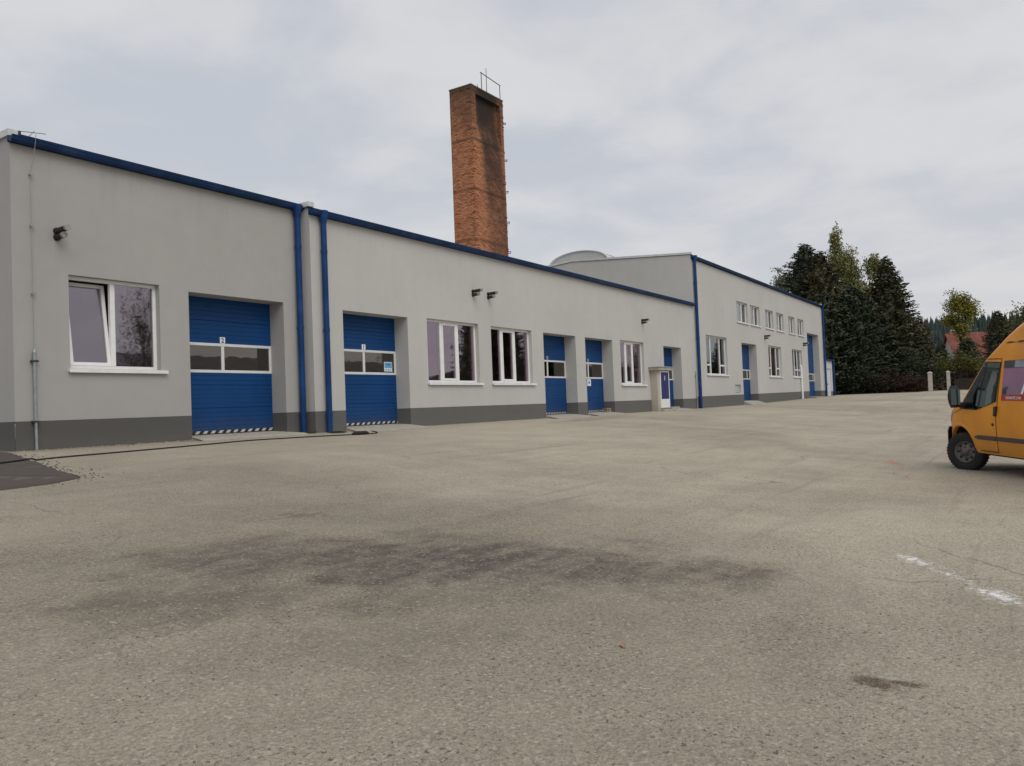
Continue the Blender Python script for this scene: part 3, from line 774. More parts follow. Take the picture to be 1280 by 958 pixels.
# =========================================================== meter kiosk
kz = ground_z(35, -.3)
ks = thing('meter_kiosk', 'small beige kiosk with a deep blue door and slab roof beside the last workshop door', 'kiosk', (35.4, -.2, kz))
m = MB(); m.box(34.70, 36.10, -.34, -.006, -.15, 1.90); m.build('body', MAT['kiosk_wall'], ks)
m = MB(); m.box(34.52, 36.32, -.50, -.006, 1.902, 2.02, 0); m.box(34.50, 36.34, -.52, -.004, 2.022, 2.05, 1); m.build('roof', [MAT['concrete'], MAT['roof']], ks)
m = MB(); frame_rect(m, 34.96, 36.04, .14, 1.88, -.385, -.342, .07); m.box(35.031, 35.969, -.38, -.342, .211, .55); fr = m.build('door_frame', MAT['white'], ks)
m = MB(); m.box(35.035, 35.965, -.376, -.343, .555, 1.805); dp = m.build('door', MAT['kiosk_blue'], ks)
vs, fs = text_mesh('1', .30, .012); t_ = MB(); t_.v = [(35.44+vx, -.380, 1.43+vy) for vx, vy, vz in vs]; t_.f = fs; t_.m = [0]*len(fs); t_.build('numeral', MAT['paper'], dp)
m = MB(); m.box(36.15, 37.15, -.42, -.01, -.2, .16); m.box(34.9, 36.12, -.55, -.345, -.2, .06)
m.build('step', MAT['concrete'], ks, bevel=.01)

# loose things along the wall
m = MB(); m.box(-.24, .24, -.10, .10, 0, .05); m.box(-.24, .24, -.10, .10, .13, .17)
for k in (-.20, 0, .14): m.box(k, k+.07, -.095, .095, .051, .129)
wb = m.build('wooden_block', MAT['wood']); wb.location = (30.28, .12, .075); wb.rotation_euler = (0, 0, .08)
tag(wb, 'short piece of wooden pallet lying at the threshold of a blue door', 'wood scrap')
for k, (x, y) in enumerate(((13.66, .06), (14.30, -.30))):
    m = MB(); frame_rect(m, -.2, .2, -.14, .14, 0, .02, .03)
    m.v = [(a, c_, b) for a, b, c_ in m.v]
    m.box(-.17, .17, -.11, .11, -.005, .004, 1)
    gobj = m.build('drain_gully', [MAT['rust'], MAT['black']]); gobj.location = (x, y, ground_z(x, y)+.012); gobj.rotation_euler = (math.atan(.072) if y < 0 else 0, 0, 0)
    tag(gobj, ['dark drain gully at the foot of the left blue downpipe in the corner', 'dark drain gully at the foot of the blue downpipe beside door one'][k], 'drain', 'drain gullies under the downpipes')
# cable
def wire(pts, r, name, mat, sub=8):
    P = [Vector((x, y, 0)) for x, y in pts]; o = []
    for i in range(len(P)-1):
        a, b, c_, d_ = P[max(i-1,0)], P[i], P[i+1], P[min(i+2,len(P)-1)]
        for k in range(sub):
            t = k/sub
            q = .5*((2*b)+(c_-a)*t+(2*a-5*b+4*c_-d_)*t*t+(3*b-a-3*c_+d_)*t**3); o.append(q)
    o.append(P[-1])
    m = MB(); m.tube([(q.x, q.y, ground_z(q.x, q.y)+r*.9+(.034 if (q.x < 6.5 and q.y > -4) else 0)) for q in o], r, 7)
    return m.build(name, mat, None, smooth=True)
cb = wire([(3.4, -2.6), (4.6, -2.25), (5.82, -1.9), (6.76, -1.46), (7.9, -1.30), (8.9, -1.17), (10.2, -.98), (11.15, -.82), (12.2, -.86), (13.15, -.94), (14.1, -1.12), (14.6, -1.16), (14.95, -1.05), (15.25, -.62), (15.2, -.20), (15.0, -.02)], .014, 'cable', MAT['black'])
tag(cb, 'long black cable lying on the ground along the left buildings', 'cable')
m = MB(); m.tube([(14.0, -1.11, ground_z(14, -1.11)+.035), (14.12, -1.13, ground_z(14, -1.12)+.045), (14.42, -1.17, ground_z(14, -1.17)+.045), (14.5, -1.17, ground_z(14, -1.17)+.035)], [.02, .05, .05, .02], 10)
cp = m.build('cable_coupling', MAT['black'], cb, smooth=False)
# leaf
m = MB(); L = [(0, 0, 0), (.018, .012, .012), (.04, .016, .02), (.06, 0, .010), (.04, -.018, .016), (.018, -.014, .018)]
m.face([L[0], L[1], L[2], L[3]]); m.face([L[0], L[3], L[4], L[5]])
lf = m.build('dry_leaf', plain('orange_dry_leaf', (.36, .19, .10), .7, 0, .2, 60)); lf.location = (4.07, -12.88, ground_z(4, -12.88)+.004); lf.rotation_euler = (.072, 0, .9)
tag(lf, 'single orange dry leaf lying on the asphalt in the foreground', 'leaf')
# gravel
m = MB()
def stone(x, y, r, dz=0):
    z = ground_z(x, y) + r*.25 + dz; n = len(m.v)
    a0 = rng.uniform(0, 6.28)
    for k in range(5):
        a = a0 + k*1.2566; rr = r*rng.uniform(.7, 1.2); m.v.append((x+rr*math.cos(a), y+rr*math.sin(a), z-r*.3))
    m.v.append((x+rng.uniform(-.3,.3)*r, y+rng.uniform(-.3,.3)*r, z+r*rng.uniform(.4,.8)))
    mi = 0 if rng.random() < .55 else 1
    for k in range(5): m.f.append((n+k, n+(k+1)%5, n+5)); m.m.append(mi)
for k in range(260):      # crumbs along the patch edge and the wall foot
    a = rng.choice(pts[:18] + pts[70:]); stone(a[0]+abs(rng.gauss(0, .22)), a[1]+rng.gauss(0, .12), rng.uniform(.008, .026))
for k in range(90): stone(rng.uniform(7.1, 10.6), GY-.02-abs(rng.gauss(0, .22)), rng.uniform(.008, .03))
for k in range(1500):
    d_ = rng.uniform(1.8, 9)**1.0; a = rng.uniform(-.02, 1.17)
    stone(d_*math.cos(a), -14.85+d_*math.sin(a), rng.uniform(.0025, .0075))
gv = m.build('gravel', [plain('pale_grit', (.27, .24, .19), .9, 0, .3, 30), plain('dark_grit', (.09, .08, .07), .9, 0, .3, 30)])
tag(gv, 'loose grit and small stones scattered over the asphalt', 'gravel', kind='stuff')

# =========================================================== van
def van():
    hd_ = R(32); cs, sn = math.cos(hd_), math.sin(hd_)
    X, Y = 16.585, -14.655; n = Vector((-.018*cs, -.018*sn, 1)).normalized()
    fw = Vector((cs, sn, .018)).normalized(); lf_ = n.cross(fw)
    M3 = Matrix((fw, lf_, n)).transposed()
    v = thing('delivery_van', 'orange yellow high roof van with a purple picture on its side panel', 'van', (X, Y, ground_z(X, Y)))
    v.rotation_euler = M3.to_euler()
    paint = NT('orange_yellow_paint')
    nz = paint.noise(2, 4); z = paint.sep()[2]
    pc = paint.mix(paint.ramp(nz, .3, .7), (.66, .250, .006), (.76, .300, .008))
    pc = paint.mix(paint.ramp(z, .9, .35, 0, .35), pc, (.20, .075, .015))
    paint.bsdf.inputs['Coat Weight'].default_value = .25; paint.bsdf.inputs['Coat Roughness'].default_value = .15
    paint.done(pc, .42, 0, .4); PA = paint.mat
    SEAM = plain('dark_seam', (.05, .022, .004), .8); TRIM = plain('brown_grey_trim', (.075, .055, .045), .7); BUMP = plain('grey_bumper_plastic', (.12, .11, .11), .7)
    WZ_ = [(.28, .90), (.40, .955), (.62, .978), (.95, .985), (1.02, .975), (1.15, .955), (1.5, .92), (1.95, .865), (2.19, .825), (2.21, .80), (2.6, .72)]
    PL = [(-4.3, .93), (-4.2, .975), (-3.9, .995), (-3, 1), (.1, 1), (.3, .985), (.5, .94), (.65, .875), (.8, .76), (.9, .61), (.93, .50)]
    ZT = [(-4.30, 2.40), (-4.22, 2.54), (-4.0, 2.60), (-1.75, 2.62), (-1.45, 2.575), (-1.2, 2.46), (-.92, 2.25), (-.62, 2.03), (-.55, 1.98), (.15, 1.22), (.45, 1.14), (.72, 1.06), (.86, .97), (.93, .84)]
    def wid(x, z): return lerp_table(WZ_, z) * lerp_table(PL, x)
    def rad(x): return lerp_table([(-1.6, .24), (-.9, .16), (-.5, .09), (.2, .09), (.93, .08)], x)
    def zb(x):
        b = .36
        for xc in (.15, -3.3):
            q = .455**2 - (x-xc)**2
            if q > 0: b = max(b, .34 + math.sqrt(q))
        return b
    def side(x, z):
        zt = lerp_table(ZT, x); r = rad(x); zs = zt - r; w_ = wid(x, min(z, zs))
        if z > zs:
            q = min((z-zs)/r, 1.0); w_ -= r*.9*(1-math.sqrt(max(0, 1-q*q)))
        return w_
    xs_ = sorted(set([round(-4.30+.05*k, 3) for k in range(105)] + [.93, .91, .88] + [round(-.32+.02*k, 3) for k in range(48)]))
    rows = []
    for x in xs_:
        zt = lerp_table(ZT, x); r = rad(x); zs = zt - r; b = min(zb(x), zs - .02)
        half = [(wid(x, b+(zs-b)*k/15), b+(zs-b)*k/15) for k in range(16)]
        w0 = wid(x, zs)
        for k in range(1, 7):
            a = math.pi/2*k/6; half.append((w0 - r*.9*(1-math.cos(a)), zs + r*math.sin(a)))
        yl = half[-1][0]
        for k in range(1, 5): half.append((yl*(1-k/4), zt + .03*math.sin(math.pi/2*k/4)))
        row = [(x, y, z) for y, z in half] + [(x, -y, z) for y, z in half[-2::-1]]
        rows.append(row)
    m = MB(); m.grid(rows); m.face(rows[0][::-1]); m.face(rows[-1])
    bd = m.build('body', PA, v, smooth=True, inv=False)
    es = bd.modifiers.new('es', 'EDGE_SPLIT'); es.split_angle = R(40)
    m = MB(); m.box(-4.1, .75, -.62, .62, .30, .95); m.box(-2.85, -.47, -.88, .88, .33, .40); m.build('underbody', MAT['black'], v, inv=False)
    def patch(corners, name, mat, off=.008, nu=10, nv=8, sgn=1, parent=bd):
        """four (x, z) corners laid on the body side"""
        (a, b, c_, d_) = corners; m = MB(); rw = []
        for j in range(nv+1):
            t = j/nv; r0 = []
            for i in range(nu+1):
                u = i/nu
                x = (a[0]*(1-u)+b[0]*u)*(1-t)+(d_[0]*(1-u)+c_[0]*u)*t; z = (a[1]*(1-u)+b[1]*u)*(1-t)+(d_[1]*(1-u)+c_[1]*u)*t
                r0.append((x, sgn*(side(x, z)+off), z))
            rw.append(r0)
        m.grid(rw); return m.build(name, mat, parent, smooth=True, inv=False)
    def seam(p0, p1, wd=.012, off=.003, sgn=1, mat=SEAM, name='seam', mb=None):
        dx, dz = p1[0]-p0[0], p1[1]-p0[1]; L = math.hypot(dx, dz); nx, nz_ = -dz/L*wd/2, dx/L*wd/2; m = mb or MB(); rw = []
        for k in range(17):
            x, z = p0[0]+dx*k/16, p0[1]+dz*k/16
            rw.append([(x+s_*nx, sgn*(side(x+s_*nx, z+s_*nz_)+off), z+s_*nz_) for s_ in (-1, 1)])
        m.grid(rw); return m
    for sg in (1, -1):
        m = MB()
        for a, b in (((-.955, .40), (-.955, 1.25)), ((-.955, 1.25), (-1.01, 1.93)), ((-1.01, 1.935), (-.60, 1.945)), ((-.955, .405), (-.46, .405))):
            seam(a, b, .014, sgn=sg, mb=m)
        m.build('door_seam', SEAM, bd, inv=False)
        seam((-.90, 2.195), (-4.2, 2.195), .022, sgn=sg).build('roof_seam', SEAM, bd, inv=False)
        seam((.35, 1.02), (.12, 1.09), .012, sgn=sg).build('bonnet_seam', SEAM, bd, inv=False)
        # windows of the cab door
        patch([(.10, 1.125), (-.40, 1.105), (-.58, 1.85), (-.52, 1.85)], 'quarter_window', MAT['glass_van'], sgn=sg, off=.010)
        patch([(-.46, 1.11), (-.90, 1.25), (-.985, 1.865), (-.635, 1.885)], 'door_window', MAT['glass_van'], sgn=sg, off=.010)
        # black surround behind the glass
        patch([(.16, 1.10), (-.36, 1.085), (-.62, 1.90), (-.545, 1.90)], 'window_surround', MAT['dark'], sgn=sg, off=.005)
        patch([(-.36, 1.085), (-.925, 1.235), (-1.0, 1.885), (-.60, 1.905)], 'window_surround', MAT['dark'], sgn=sg, off=.0055)
        # rubbing strip with a tapered front end
        m = MB()
        for xa, xb, ha in ((-.33, -.40, .012), (-.40, -.945, .036), (-.965, -2.80, .036)):
            rw = []
            for k in range(13):
                x = xa+(xb-xa)*k/12; hh = .036 if xa != -.33 else .012+.024*k/12
                y = side(x, .63); rw.append([(x, sg*(y+.002), .63-hh), (x, sg*(y+.022), .63-hh*.7), (x, sg*(y+.022), .63+hh*.7), (x, sg*(y+.002), .63+hh)])
            m.grid(rw)
        m.build('rubbing_strip', TRIM, bd, inv=False)
        m = MB(); y = side(-.93, 1.05)
        m.obox((-.915, sg*(y+.002), 1.0), (-.05, 0, 0), (0, sg*.035, 0), (-.01, -sg*.01, .16)); m.build('handle', MAT['dark'], bd, inv=False)
        m = MB(); m.lathe([(.001, .012), (.022, .012), (.026, 0)], (-.865, 0, .86), 'y', 12); m.v = [(a, sg*(side(a, c_)+b+.002), c_) for a, b, c_ in m.v]; m.build('lock', MAT['dark'], bd, inv=False)
        # mirror
        m = MB(); rw = []
        for k in range(9):
            t = k/8; q = math.sin(math.pi*min(max(t, .06), .94))**.35
            rw.append([(-.05+.07*q*math.cos(a)*.9, sg*(1.17+.10*q*math.sin(a)), 1.13+.38*t) for a in [2*math.pi*j/14 for j in range(14)]])
        m.grid(rw, 0, True); m.face(rw[0]); m.face(rw[-1])
        mo = m.build('mirror', MAT['dark'], bd, smooth=True, inv=False)
        m = MB(); m.tube([(0, sg*.93, 1.15), (-.02, sg*1.10, 1.19)], .05, 8); m.build('mirror_arm', MAT['dark'], mo, inv=False)
        m = MB(); m.face([(-.118, sg*1.09, 1.18), (-.118, sg*1.25, 1.18), (-.118, sg*1.25, 1.46), (-.118, sg*1.09, 1.46)]); m.build('mirror_glass', glass('mirror_glass', (.8, .85, .85), .6, (.1, .1, .1)), mo, inv=False)
        # lamps
        patch([(.60, .84), (.82, .84), (.72, 1.02), (.42, 1.06)], 'headlight', plain('clear_lamp_plastic', (.55, .55, .52), .15), sgn=sg)
        m = MB(); m.box(-4.32, -4.10, sg*.90-.08, sg*.90+.05, .95, 1.55); m.build('tail_light', plain('red_lamp_plastic', (.35, .02, .015), .25), bd, inv=False)
        # arch lip
        for xc in (.15, -3.3):
            m = MB(); rw = []
            for k in range(21):
                a = math.pi*(.02+.96*k/20); x = xc+.46*math.cos(a); z = .34+.46*math.sin(a); x2 = xc+.50*math.cos(a); z2 = .34+.50*math.sin(a)
                if z < .37: continue
                rw.append([(x, sg*(side(x, z)-.06), z), (x, sg*(side(x, z)+.012), z), (x2, sg*(side(x2, z2)+.010), z2), (x2+.0, sg*(side(x2, z2)+.001), z2+.01)])
            m.grid(rw); m.build('arch_lip', PA, bd, smooth=True, inv=False)
    # bumper wraps round the nose
    m = MB(); path = [(.61, .945), (.63, .94), (.66, .93), (.78, .86), (.88, .76), (.95, .60), (.985, .35), (.995, 0)]
    path += [(x, -y) for x, y in path[-2::-1]]
    rw = [[(x+dx*math.copysign(1, 1), y*sc_, z) for x, y in path] for dx, sc_, z in ((-.05, .94, .27), (-.01, .985, .30), (0, 1, .45), (0, 1, .68), (-.015, .985, .76), (-.10, .90, .78))]
    m.grid(rw); m.build('bumper', BUMP, v, smooth=True, inv=False)
    m = MB(); m.box(.88, .945, -.42, .42, .80, .90); m.build('grille', MAT['dark'], bd, inv=False)
    # rear doors
    for sg in (1, -1):
        m = MB(); frame_rect(m, .04, .76, .42, 2.22, 0, .012, .014); m.v = [(-4.301-b, sg*a, c_) for a, b, c_ in m.v]; rd = m.build('rear_door', SEAM, bd, inv=False)
        m = MB(); m.box(-4.316, -4.303, min(sg*.12, sg*.68), max(sg*.12, sg*.68), 1.25, 1.85); m.build('rear_window', MAT['dark'], rd, inv=False)
    m = MB(); m.box(-4.342, -4.302, .06, .11, 1.0, 1.14); m.build('rear_handle', MAT['dark'], bd, inv=False)
    m = MB(); m.box(-4.42, -4.25, -.90, .90, .34, .50); m.build('rear_bumper', BUMP, v, inv=False, bevel=.03)
    # windscreen: lies on the sloped front
    m = MB(); rw = []
    for k in range(9):
        x = .10 - .62*k/8; zt = lerp_table(ZT, x); yl = side(x, zt-.02) - .02
        rw.append([(x+.012, yl*(j/8*2-1)*.97, zt + .03*math.cos((j/8*2-1)*1.5) + .012) for j in range(9)])
    m.grid(rw); m.build('windscreen', MAT['glass_van'], bd, smooth=True, inv=False)
    # picture on the side panel
    x0, x1 = -1.065, -3.05
    pp = NT('purple_picture_print'); X_, Y_, Z_ = pp.sep()
    c = pp.mix(pp.ramp(Z_, 1.36, 1.76), (.24, .16, .235), (.30, .15, .25))
    c = pp.mix(pp.ramp(pp.noise(5, 5), .45, .65, 0, .5), c, (.36, .19, .29))
    d1 = pp.math('SQRT', pp.math('ADD', pp.math('POWER', pp.math('MULTIPLY', pp.math('ADD', X_, 1.14), 1.0), 2), pp.math('POWER', pp.math('SUBTRACT', Z_, 1.40), 2)))
    c = pp.mix(pp.ramp(d1, .085, .05), c, (.035, .03, .07))
    d2 = pp.math('SQRT', pp.math('ADD', pp.math('POWER', pp.math('ADD', X_, 1.20), 2), pp.math('POWER', pp.math('MULTIPLY', pp.math('SUBTRACT', Z_, 1.46), 1.8), 2)))
    c = pp.mix(pp.ramp(d2, .06, .03), c, (.06, .045, .12))
    pp.done(c, .35)
    pic = patch([(x0-.01, 1.352), (x1, 1.352), (x1, 1.775), (x0-.02, 1.775)], 'side_picture', pp.mat, off=.006, nu=30)
    patch([(x0-.02, 1.777), (x1, 1.777), (x1, 1.90), (x0-.02, 1.90)], 'dark_band', plain('dark_print_band', (.05, .052, .06), .3), off=.006, nu=30, parent=pic)
    patch([(x0-.30, 1.785), (x0-.56, 1.785), (x0-.54, 1.895), (x0-.32, 1.895)], 'pale_shape', plain('pale_blue_print', (.22, .23, .30), .3, 0, .4, 6), off=.009, nu=8, parent=pic)
    patch([(x0, 1.258), (x1, 1.258), (x1, 1.350), (x0, 1.350)], 'red_band', plain('red_print_band', (.40, .035, .03), .35), off=.006, nu=30, parent=pic)
    def side_text(txt, size, xs0, z0, nm, bold=.0):
        vs, fs = text_mesh(txt, size, bold); t_ = MB()
        t_.v = [(xs0-vx, side(xs0-vx, z0+vy)+.0105, z0+vy) for vx, vy, vz in vs]; t_.f = fs; t_.m = [0]*len(fs)
        t_.build(nm, MAT['paper'], pic, inv=False)
    side_text('DONATE | NA', .062, x0-.13, 1.282, 'lettering', .001)
    side_text('A', .42, x0-.52, 1.37, 'large_letter', .006)
    # wheels
    tyre = MAT['black']; rim = plain('dirty_steel_rim', (.16, .15, .14), .6, .4, .25, 20)
    for xc, ys_, st in ((.15, 1, 30), (.15, -1, 30), (-3.3, 1, 0), (-3.3, -1, 0)):
        t = MB(); prof = [(.185, .085), (.20, .10), (.27, .108), (.315, .10), (.335, .075), (.34, .03), (.34, -.03), (.335, -.075), (.31, -.10), (.185, -.10)]
        t.lathe(prof, (0, 0, 0), 'y', 40)
        for k in range(40):
            a = 2*math.pi*k/40
            for yy in (-.06, -.02, .02, .06):
                t.obox((.337*math.cos(a)-.012*math.sin(a)*-1, yy-.015, .337*math.sin(a)-.012*math.cos(a)), (.009*math.cos(a), 0, .009*math.sin(a)), (0, .03, 0), (-.03*math.sin(a), 0, .03*math.cos(a)))
        wo = t.build('wheel', tyre, v, smooth=False, inv=False)
        r_ = MB(); r_.lathe([(.19, .085), (.186, .098), (.172, .07), (.16, .045), (.115, .055), (.095, .075), (.05, .08), (.045, .105), (.001, .11)], (0, 0, 0), 'y', 30)
        h = r_; k0 = len(r_.m)
        for k in range(8):
            a = 2*math.pi*k/8; h.lathe([(.001, 0), (.024, 0)], (.137*math.cos(a), .055, .137*math.sin(a)), 'y', 10)
        for k in range(5):
            a = 2*math.pi*k/5+.3; h.lathe([(.001, .012), (.011, .012), (.011, -.005)], (.078*math.cos(a), .08, .078*math.sin(a)), 'y', 6)
        r_.m = r_.m[:k0] + [1]*(len(r_.m)-k0)
        r_.build('rim', [rim, MAT['black']], wo, smooth=True, inv=False)
        wo.location = (xc, ys_*.855, .34)
        wo.rotation_euler = (0, 0, R(st) + (0 if ys_ > 0 else math.pi))
    return v
van()

# =========================================================== trees
def conifer(name, label, loc, h, r, seed, mat, tipmat=None, density=1.0, droop=.35, base=.06, power=.95, group=None, irregular=.22):
    """whorls of drooping boughs carrying flat needle sprays round a shadowy inner mass"""
    rg = random.Random(seed); t = thing(name, label, 'tree', loc, rg.uniform(0, 6), group)
    m = MB(); m.tube([(0, 0, -.3), (0, 0, h*.4), (0, 0, h*.985)], [.016*h+.05, .009*h+.03, .01], 8); m.build('trunk', MAT['bark'], t, inv=False)
    c = MB(); z = h*base
    def prof(u):
        q = (1-u)**power
        if u > .80: q = min(q, (.20**power)*((1-u)/.20)**1.0 + .0)
        return r*q*(1 if u > .18 else .86+.14*u/.18)
    # inner mass: ragged rings
    nr, nc = int(h*1.6), 16; rows = []
    for i in range(nr+1):
        u = base + (.90-base)*i/nr
        rows.append([(prof(u)*.62*(1+rg.uniform(-.28, .28))*math.cos(6.283*j/nc), prof(u)*.62*(1+rg.uniform(-.28, .28))*math.sin(6.283*j/nc), h*u+rg.uniform(-.2, .2)) for j in range(nc)])
    c.grid(rows, 0, True)
    while z < h*.985:
        u = z/h; R0 = prof(u) + .06
        nb = max(6, int((8+7*(1-u))*density)); a0 = rg.uniform(0, 6.28)
        for k in range(nb):
            a = a0 + 6.283*k/nb + rg.uniform(-.3, .3); L = R0*(1+rg.uniform(-irregular, irregular)*1.2)
            if rg.random() < .06: L *= .6
            ca, sa = math.cos(a), math.sin(a); n = max(2, int(L/.20)); up = .45*u
            zc = z + rg.uniform(-.12, .12)
            for i in range(1, n+1):
                s = i/n
                if s < .38 and L > 1.2: continue
                rr = L*s
                zz = zc - droop*L*s*(1-.55*s)*(1-u*.7) + up*L*s*.8
                tipf = (1-s)*.6+.35
                for sd in (-1, 1, 0):
                    wl = .74*min(.16+.26*tipf, R0*.55+.06)*(.7+.3*r/3.5)*rg.uniform(.7, 1.3)
                    fx, fy = ca*.8-sd*sa*.7, sa*.8+sd*ca*.7
                    p = Vector((ca*rr, sa*rr, zz)); q = p + Vector((fx, fy, -.30+rg.uniform(-.25, .22)))*wl
                    wd = Vector((-fy, fx, rg.uniform(-.9, .9)))*wl*.30*rg.uniform(.8, 1.4)
                    mi = 1 if (tipmat and s > .7 and rg.random() < .55) else 0
                    c.face([p-wd*.7, q-wd, q+Vector((fx, fy, -.2))*wl*.3, q+wd, p+wd*.7], mi)
                if rg.random() < .75 and L > .5:
                    p = Vector((ca*rr, sa*rr, zz)); e = Vector((rg.uniform(-.12, .12), rg.uniform(-.12, .12), -rg.uniform(.15, .45))); wv = Vector((-sa, ca, 0))*.09
                    c.face([p-wv, p+wv, p+e+wv*.4, p+e-wv*.4], 0)
        z += (.21+.11*(1-u))*rg.uniform(.8, 1.2)*max(.75, h/16)
    for k in range(22):   # leader
        a = rg.uniform(0, 6.28); zz = h*(.955+.045*rg.random()); l_ = .22*(h*1.0-zz)/(h*.045)+.05
        c.face([(0, 0, zz), (math.cos(a)*l_, math.sin(a)*l_, zz+l_*.5), (math.cos(a+.35)*l_*.8, math.sin(a+.35)*l_*.8, zz+l_*.3)], 0)
    c.build('crown', [mat] + ([tipmat] if tipmat else []), t, inv=False)
    return t

def leafy(name, label, loc, lobes, seed, mat, n=5000, size=.28, hang=0.0, bark='bark', trunk=None, group=None, cat='tree', limbs=7, edge=.55):
    """lobes: (x, y, z, rx, ry, rz, weight) around the base; leaves in clumps on and inside the lobes"""
    rg = random.Random(seed); t = thing(name, label, cat, loc, 0, group)
    tot = sum(l[6] for l in lobes); zc = max(l[2] for l in lobes)
    m = MB(); tr = trunk or .16
    top = max(lobes, key=lambda l: l[2]); 
    m.tube([(0, 0, -.3), (0, 0, zc*.35), (top[0]*.6, top[1]*.6, zc*.75), (top[0], top[1], zc)], [tr, tr*.75, tr*.4, .02], 8)
    for k in range(limbs):
        l = rg.choice(lobes); z0 = rg.uniform(.25, .7)*zc; e = (l[0]+rg.uniform(-.6, .6)*l[3], l[1]+rg.uniform(-.6, .6)*l[4], max(z0+.3, l[2]+rg.uniform(-.3, .5)*l[5]))
        m.tube([(0, 0, z0), ((e[0])*.5, (e[1])*.5, z0+(e[2]-z0)*.65), e], [tr*.4, tr*.22, .015], 6)
    m.build('trunk', MAT[bark], t, inv=False)
    c = MB(); k = 0
    clumps = []
    while k < n:
        w_ = rg.uniform(0, tot)
        for l in lobes:
            w_ -= l[6]
            if w_ <= 0: break
        while True:
            d = Vector((rg.gauss(0, 1), rg.gauss(0, 1), rg.gauss(0, 1)))
            if d.length > .01: break
        d.normalize(); rr = (rg.random()**edge)*(1+.22*math.sin(d.x*5+seed)+.15*math.sin(d.z*7+d.y*4+seed*2))
        P = Vector((l[0]+d.x*l[3]*rr, l[1]+d.y*l[4]*rr, l[2]+d.z*l[5]*rr))
        cn = rg.randint(10, 18) if not hang else rg.randint(9, 16); cr = size*1.5
        for j in range(cn):
            if hang: q = P + Vector((rg.gauss(0, .10), rg.gauss(0, .10), -hang*rg.random()))
            else: q = P + Vector((rg.gauss(0, cr*.6), rg.gauss(0, cr*.6), rg.gauss(0, cr*.45)))
            if q.z < .08: continue
            a = Vector((rg.gauss(0, 1), rg.gauss(0, 1), rg.gauss(0, .6)-(1.2 if hang else 0))).normalized(); b = a.cross(Vector((rg.gauss(0, 1), rg.gauss(0, 1), rg.gauss(0, 1)))).normalized()
            s = size*rg.uniform(.5, 1.1); c.face([q, q+a*s*.5+b*s*.28, q+a*s, q+a*s*.5-b*s*.28]); k += 1
    c.build('crown', mat, t, inv=False)
    return t

def gz(x, y): return ground_z(x, y) - .02
def at(x, y): return (x, y, gz(x, y))
conifer('spruce', 'big dark broad spruce in front at the right of the tree group, pointed top', at(91.2, -2.75), 14.4, 5.1, 11, MAT['spruce'], MAT['spruce_tip'], 1.25, .32, .05, .92)
conifer('conifer', 'dark green conifer with a forked tip rising just above the hall roof', at(90.8, 5.3), 17.0, 4.4, 12, MAT['conifer_blue'], None, 1.2, .30, .05, .60, None, .32)
conifer('conifer', 'brownish conifer between the dark conifer and the birch', at(88.4, 3.2), 15.4, 4.0, 13, MAT['conifer_brown'], MAT['conifer_blue'], 1.2, .30, .05, .55, None, .34)
conifer('conifer', 'dark conifer low in front of the birch, left of the big spruce', at(86.5, -.15), 11.0, 4.2, 14, MAT['conifer_blue'], None, 1.3, .30, .02, .60)
conifer('conifer', 'dark bushy conifer directly behind the white annex', at(84.5, 2.3), 10.6, 3.6, 15, MAT['conifer_blue'], MAT['spruce'], 1.3, .3, .02, .55)
leafy('birch', 'tall slender yellow green birch with drooping branches, highest of the tree group', at(98.5, 1.6), [(.1, 1.9, 18.6, .55, .75, 1.7, 1.0), (.1, 1.9, 16.0, .9, 1.15, 2.0, 2.0), (0, .7, 15.0, 1.1, 1.3, 2.6, 2.4), (0, 0, 12.4, 1.9, 2.5, 3.4, 4.2), (0, -2.1, 15.2, .8, .9, 1.1, 1.3), (0, -1.6, 11.6, 1.1, 1.3, 2.2, 1.5), (0, 1.6, 11.5, 1.6, 1.8, 3, 2.5), (0, -.2, 8, 2.4, 2.8, 3, 2)], 21, MAT['birch'], 24000, .29, 1.2, 'birch_bark', .2)
leafy('birch', 'pale grey green loose leafy tree behind the hall roof, leftmost of the group', at(95.0, 8.9), [(0, 0, 13.3, 1.1, 1.2, 1.9, 1.6), (0, 1.3, 11.6, 1.3, 1.3, 1.4, 1.5), (0, 2.3, 10.3, .9, .9, .9, .7), (0, .2, 9.5, 2, 2.4, 3, 2.6)], 22, MAT['pale_leaf'], 9500, .28, .5, 'birch_bark', .16)
conifer('conifer', 'narrow dark conifer at the right foot of the big spruce', at(99.5, -4.7), 8.6, 2.6, 16, MAT['conifer_brown'], None, 1.1, .3, .04, .8)
leafy('shrub', 'dark rounded shrub low under the spruce beside the annex', at(82.5, .4), [(0, 0, 1.6, 1.5, 2.2, 1.7, 1), (.3, -1.8, 1.3, 1.3, 1.6, 1.3, .8)], 23, MAT['shrub_dark'], 2600, .26, cat='shrub', trunk=.06)
leafy('shrub', 'reddish brown low shrub under the big spruce', at(83.0, -3.0), [(0, 0, 1.1, 1.2, 1.8, 1.1, 1), (0, -1.9, .9, 1, 1.3, .9, .7)], 24, MAT['shrub_red'], 2000, .22, cat='shrub', trunk=.05)
leafy('shrub', 'dark tall shrub between the big spruce and the left gatepost', at(85.5, -5.4), [(0, 0, 2.2, 1.5, 1.9, 2.2, 1), (0, -1.3, 1.6, 1.3, 1.3, 1.5, .7)], 25, MAT['shrub_dark'], 2600, .26, cat='shrub', trunk=.06)
leafy('shrub', 'dark reddish shrub just left of the left gatepost', at(82.0, -6.0), [(0, 0, .8, .8, 1.5, .8, 1)], 33, MAT['shrub_red'], 1500, .2, cat='shrub', trunk=.04)
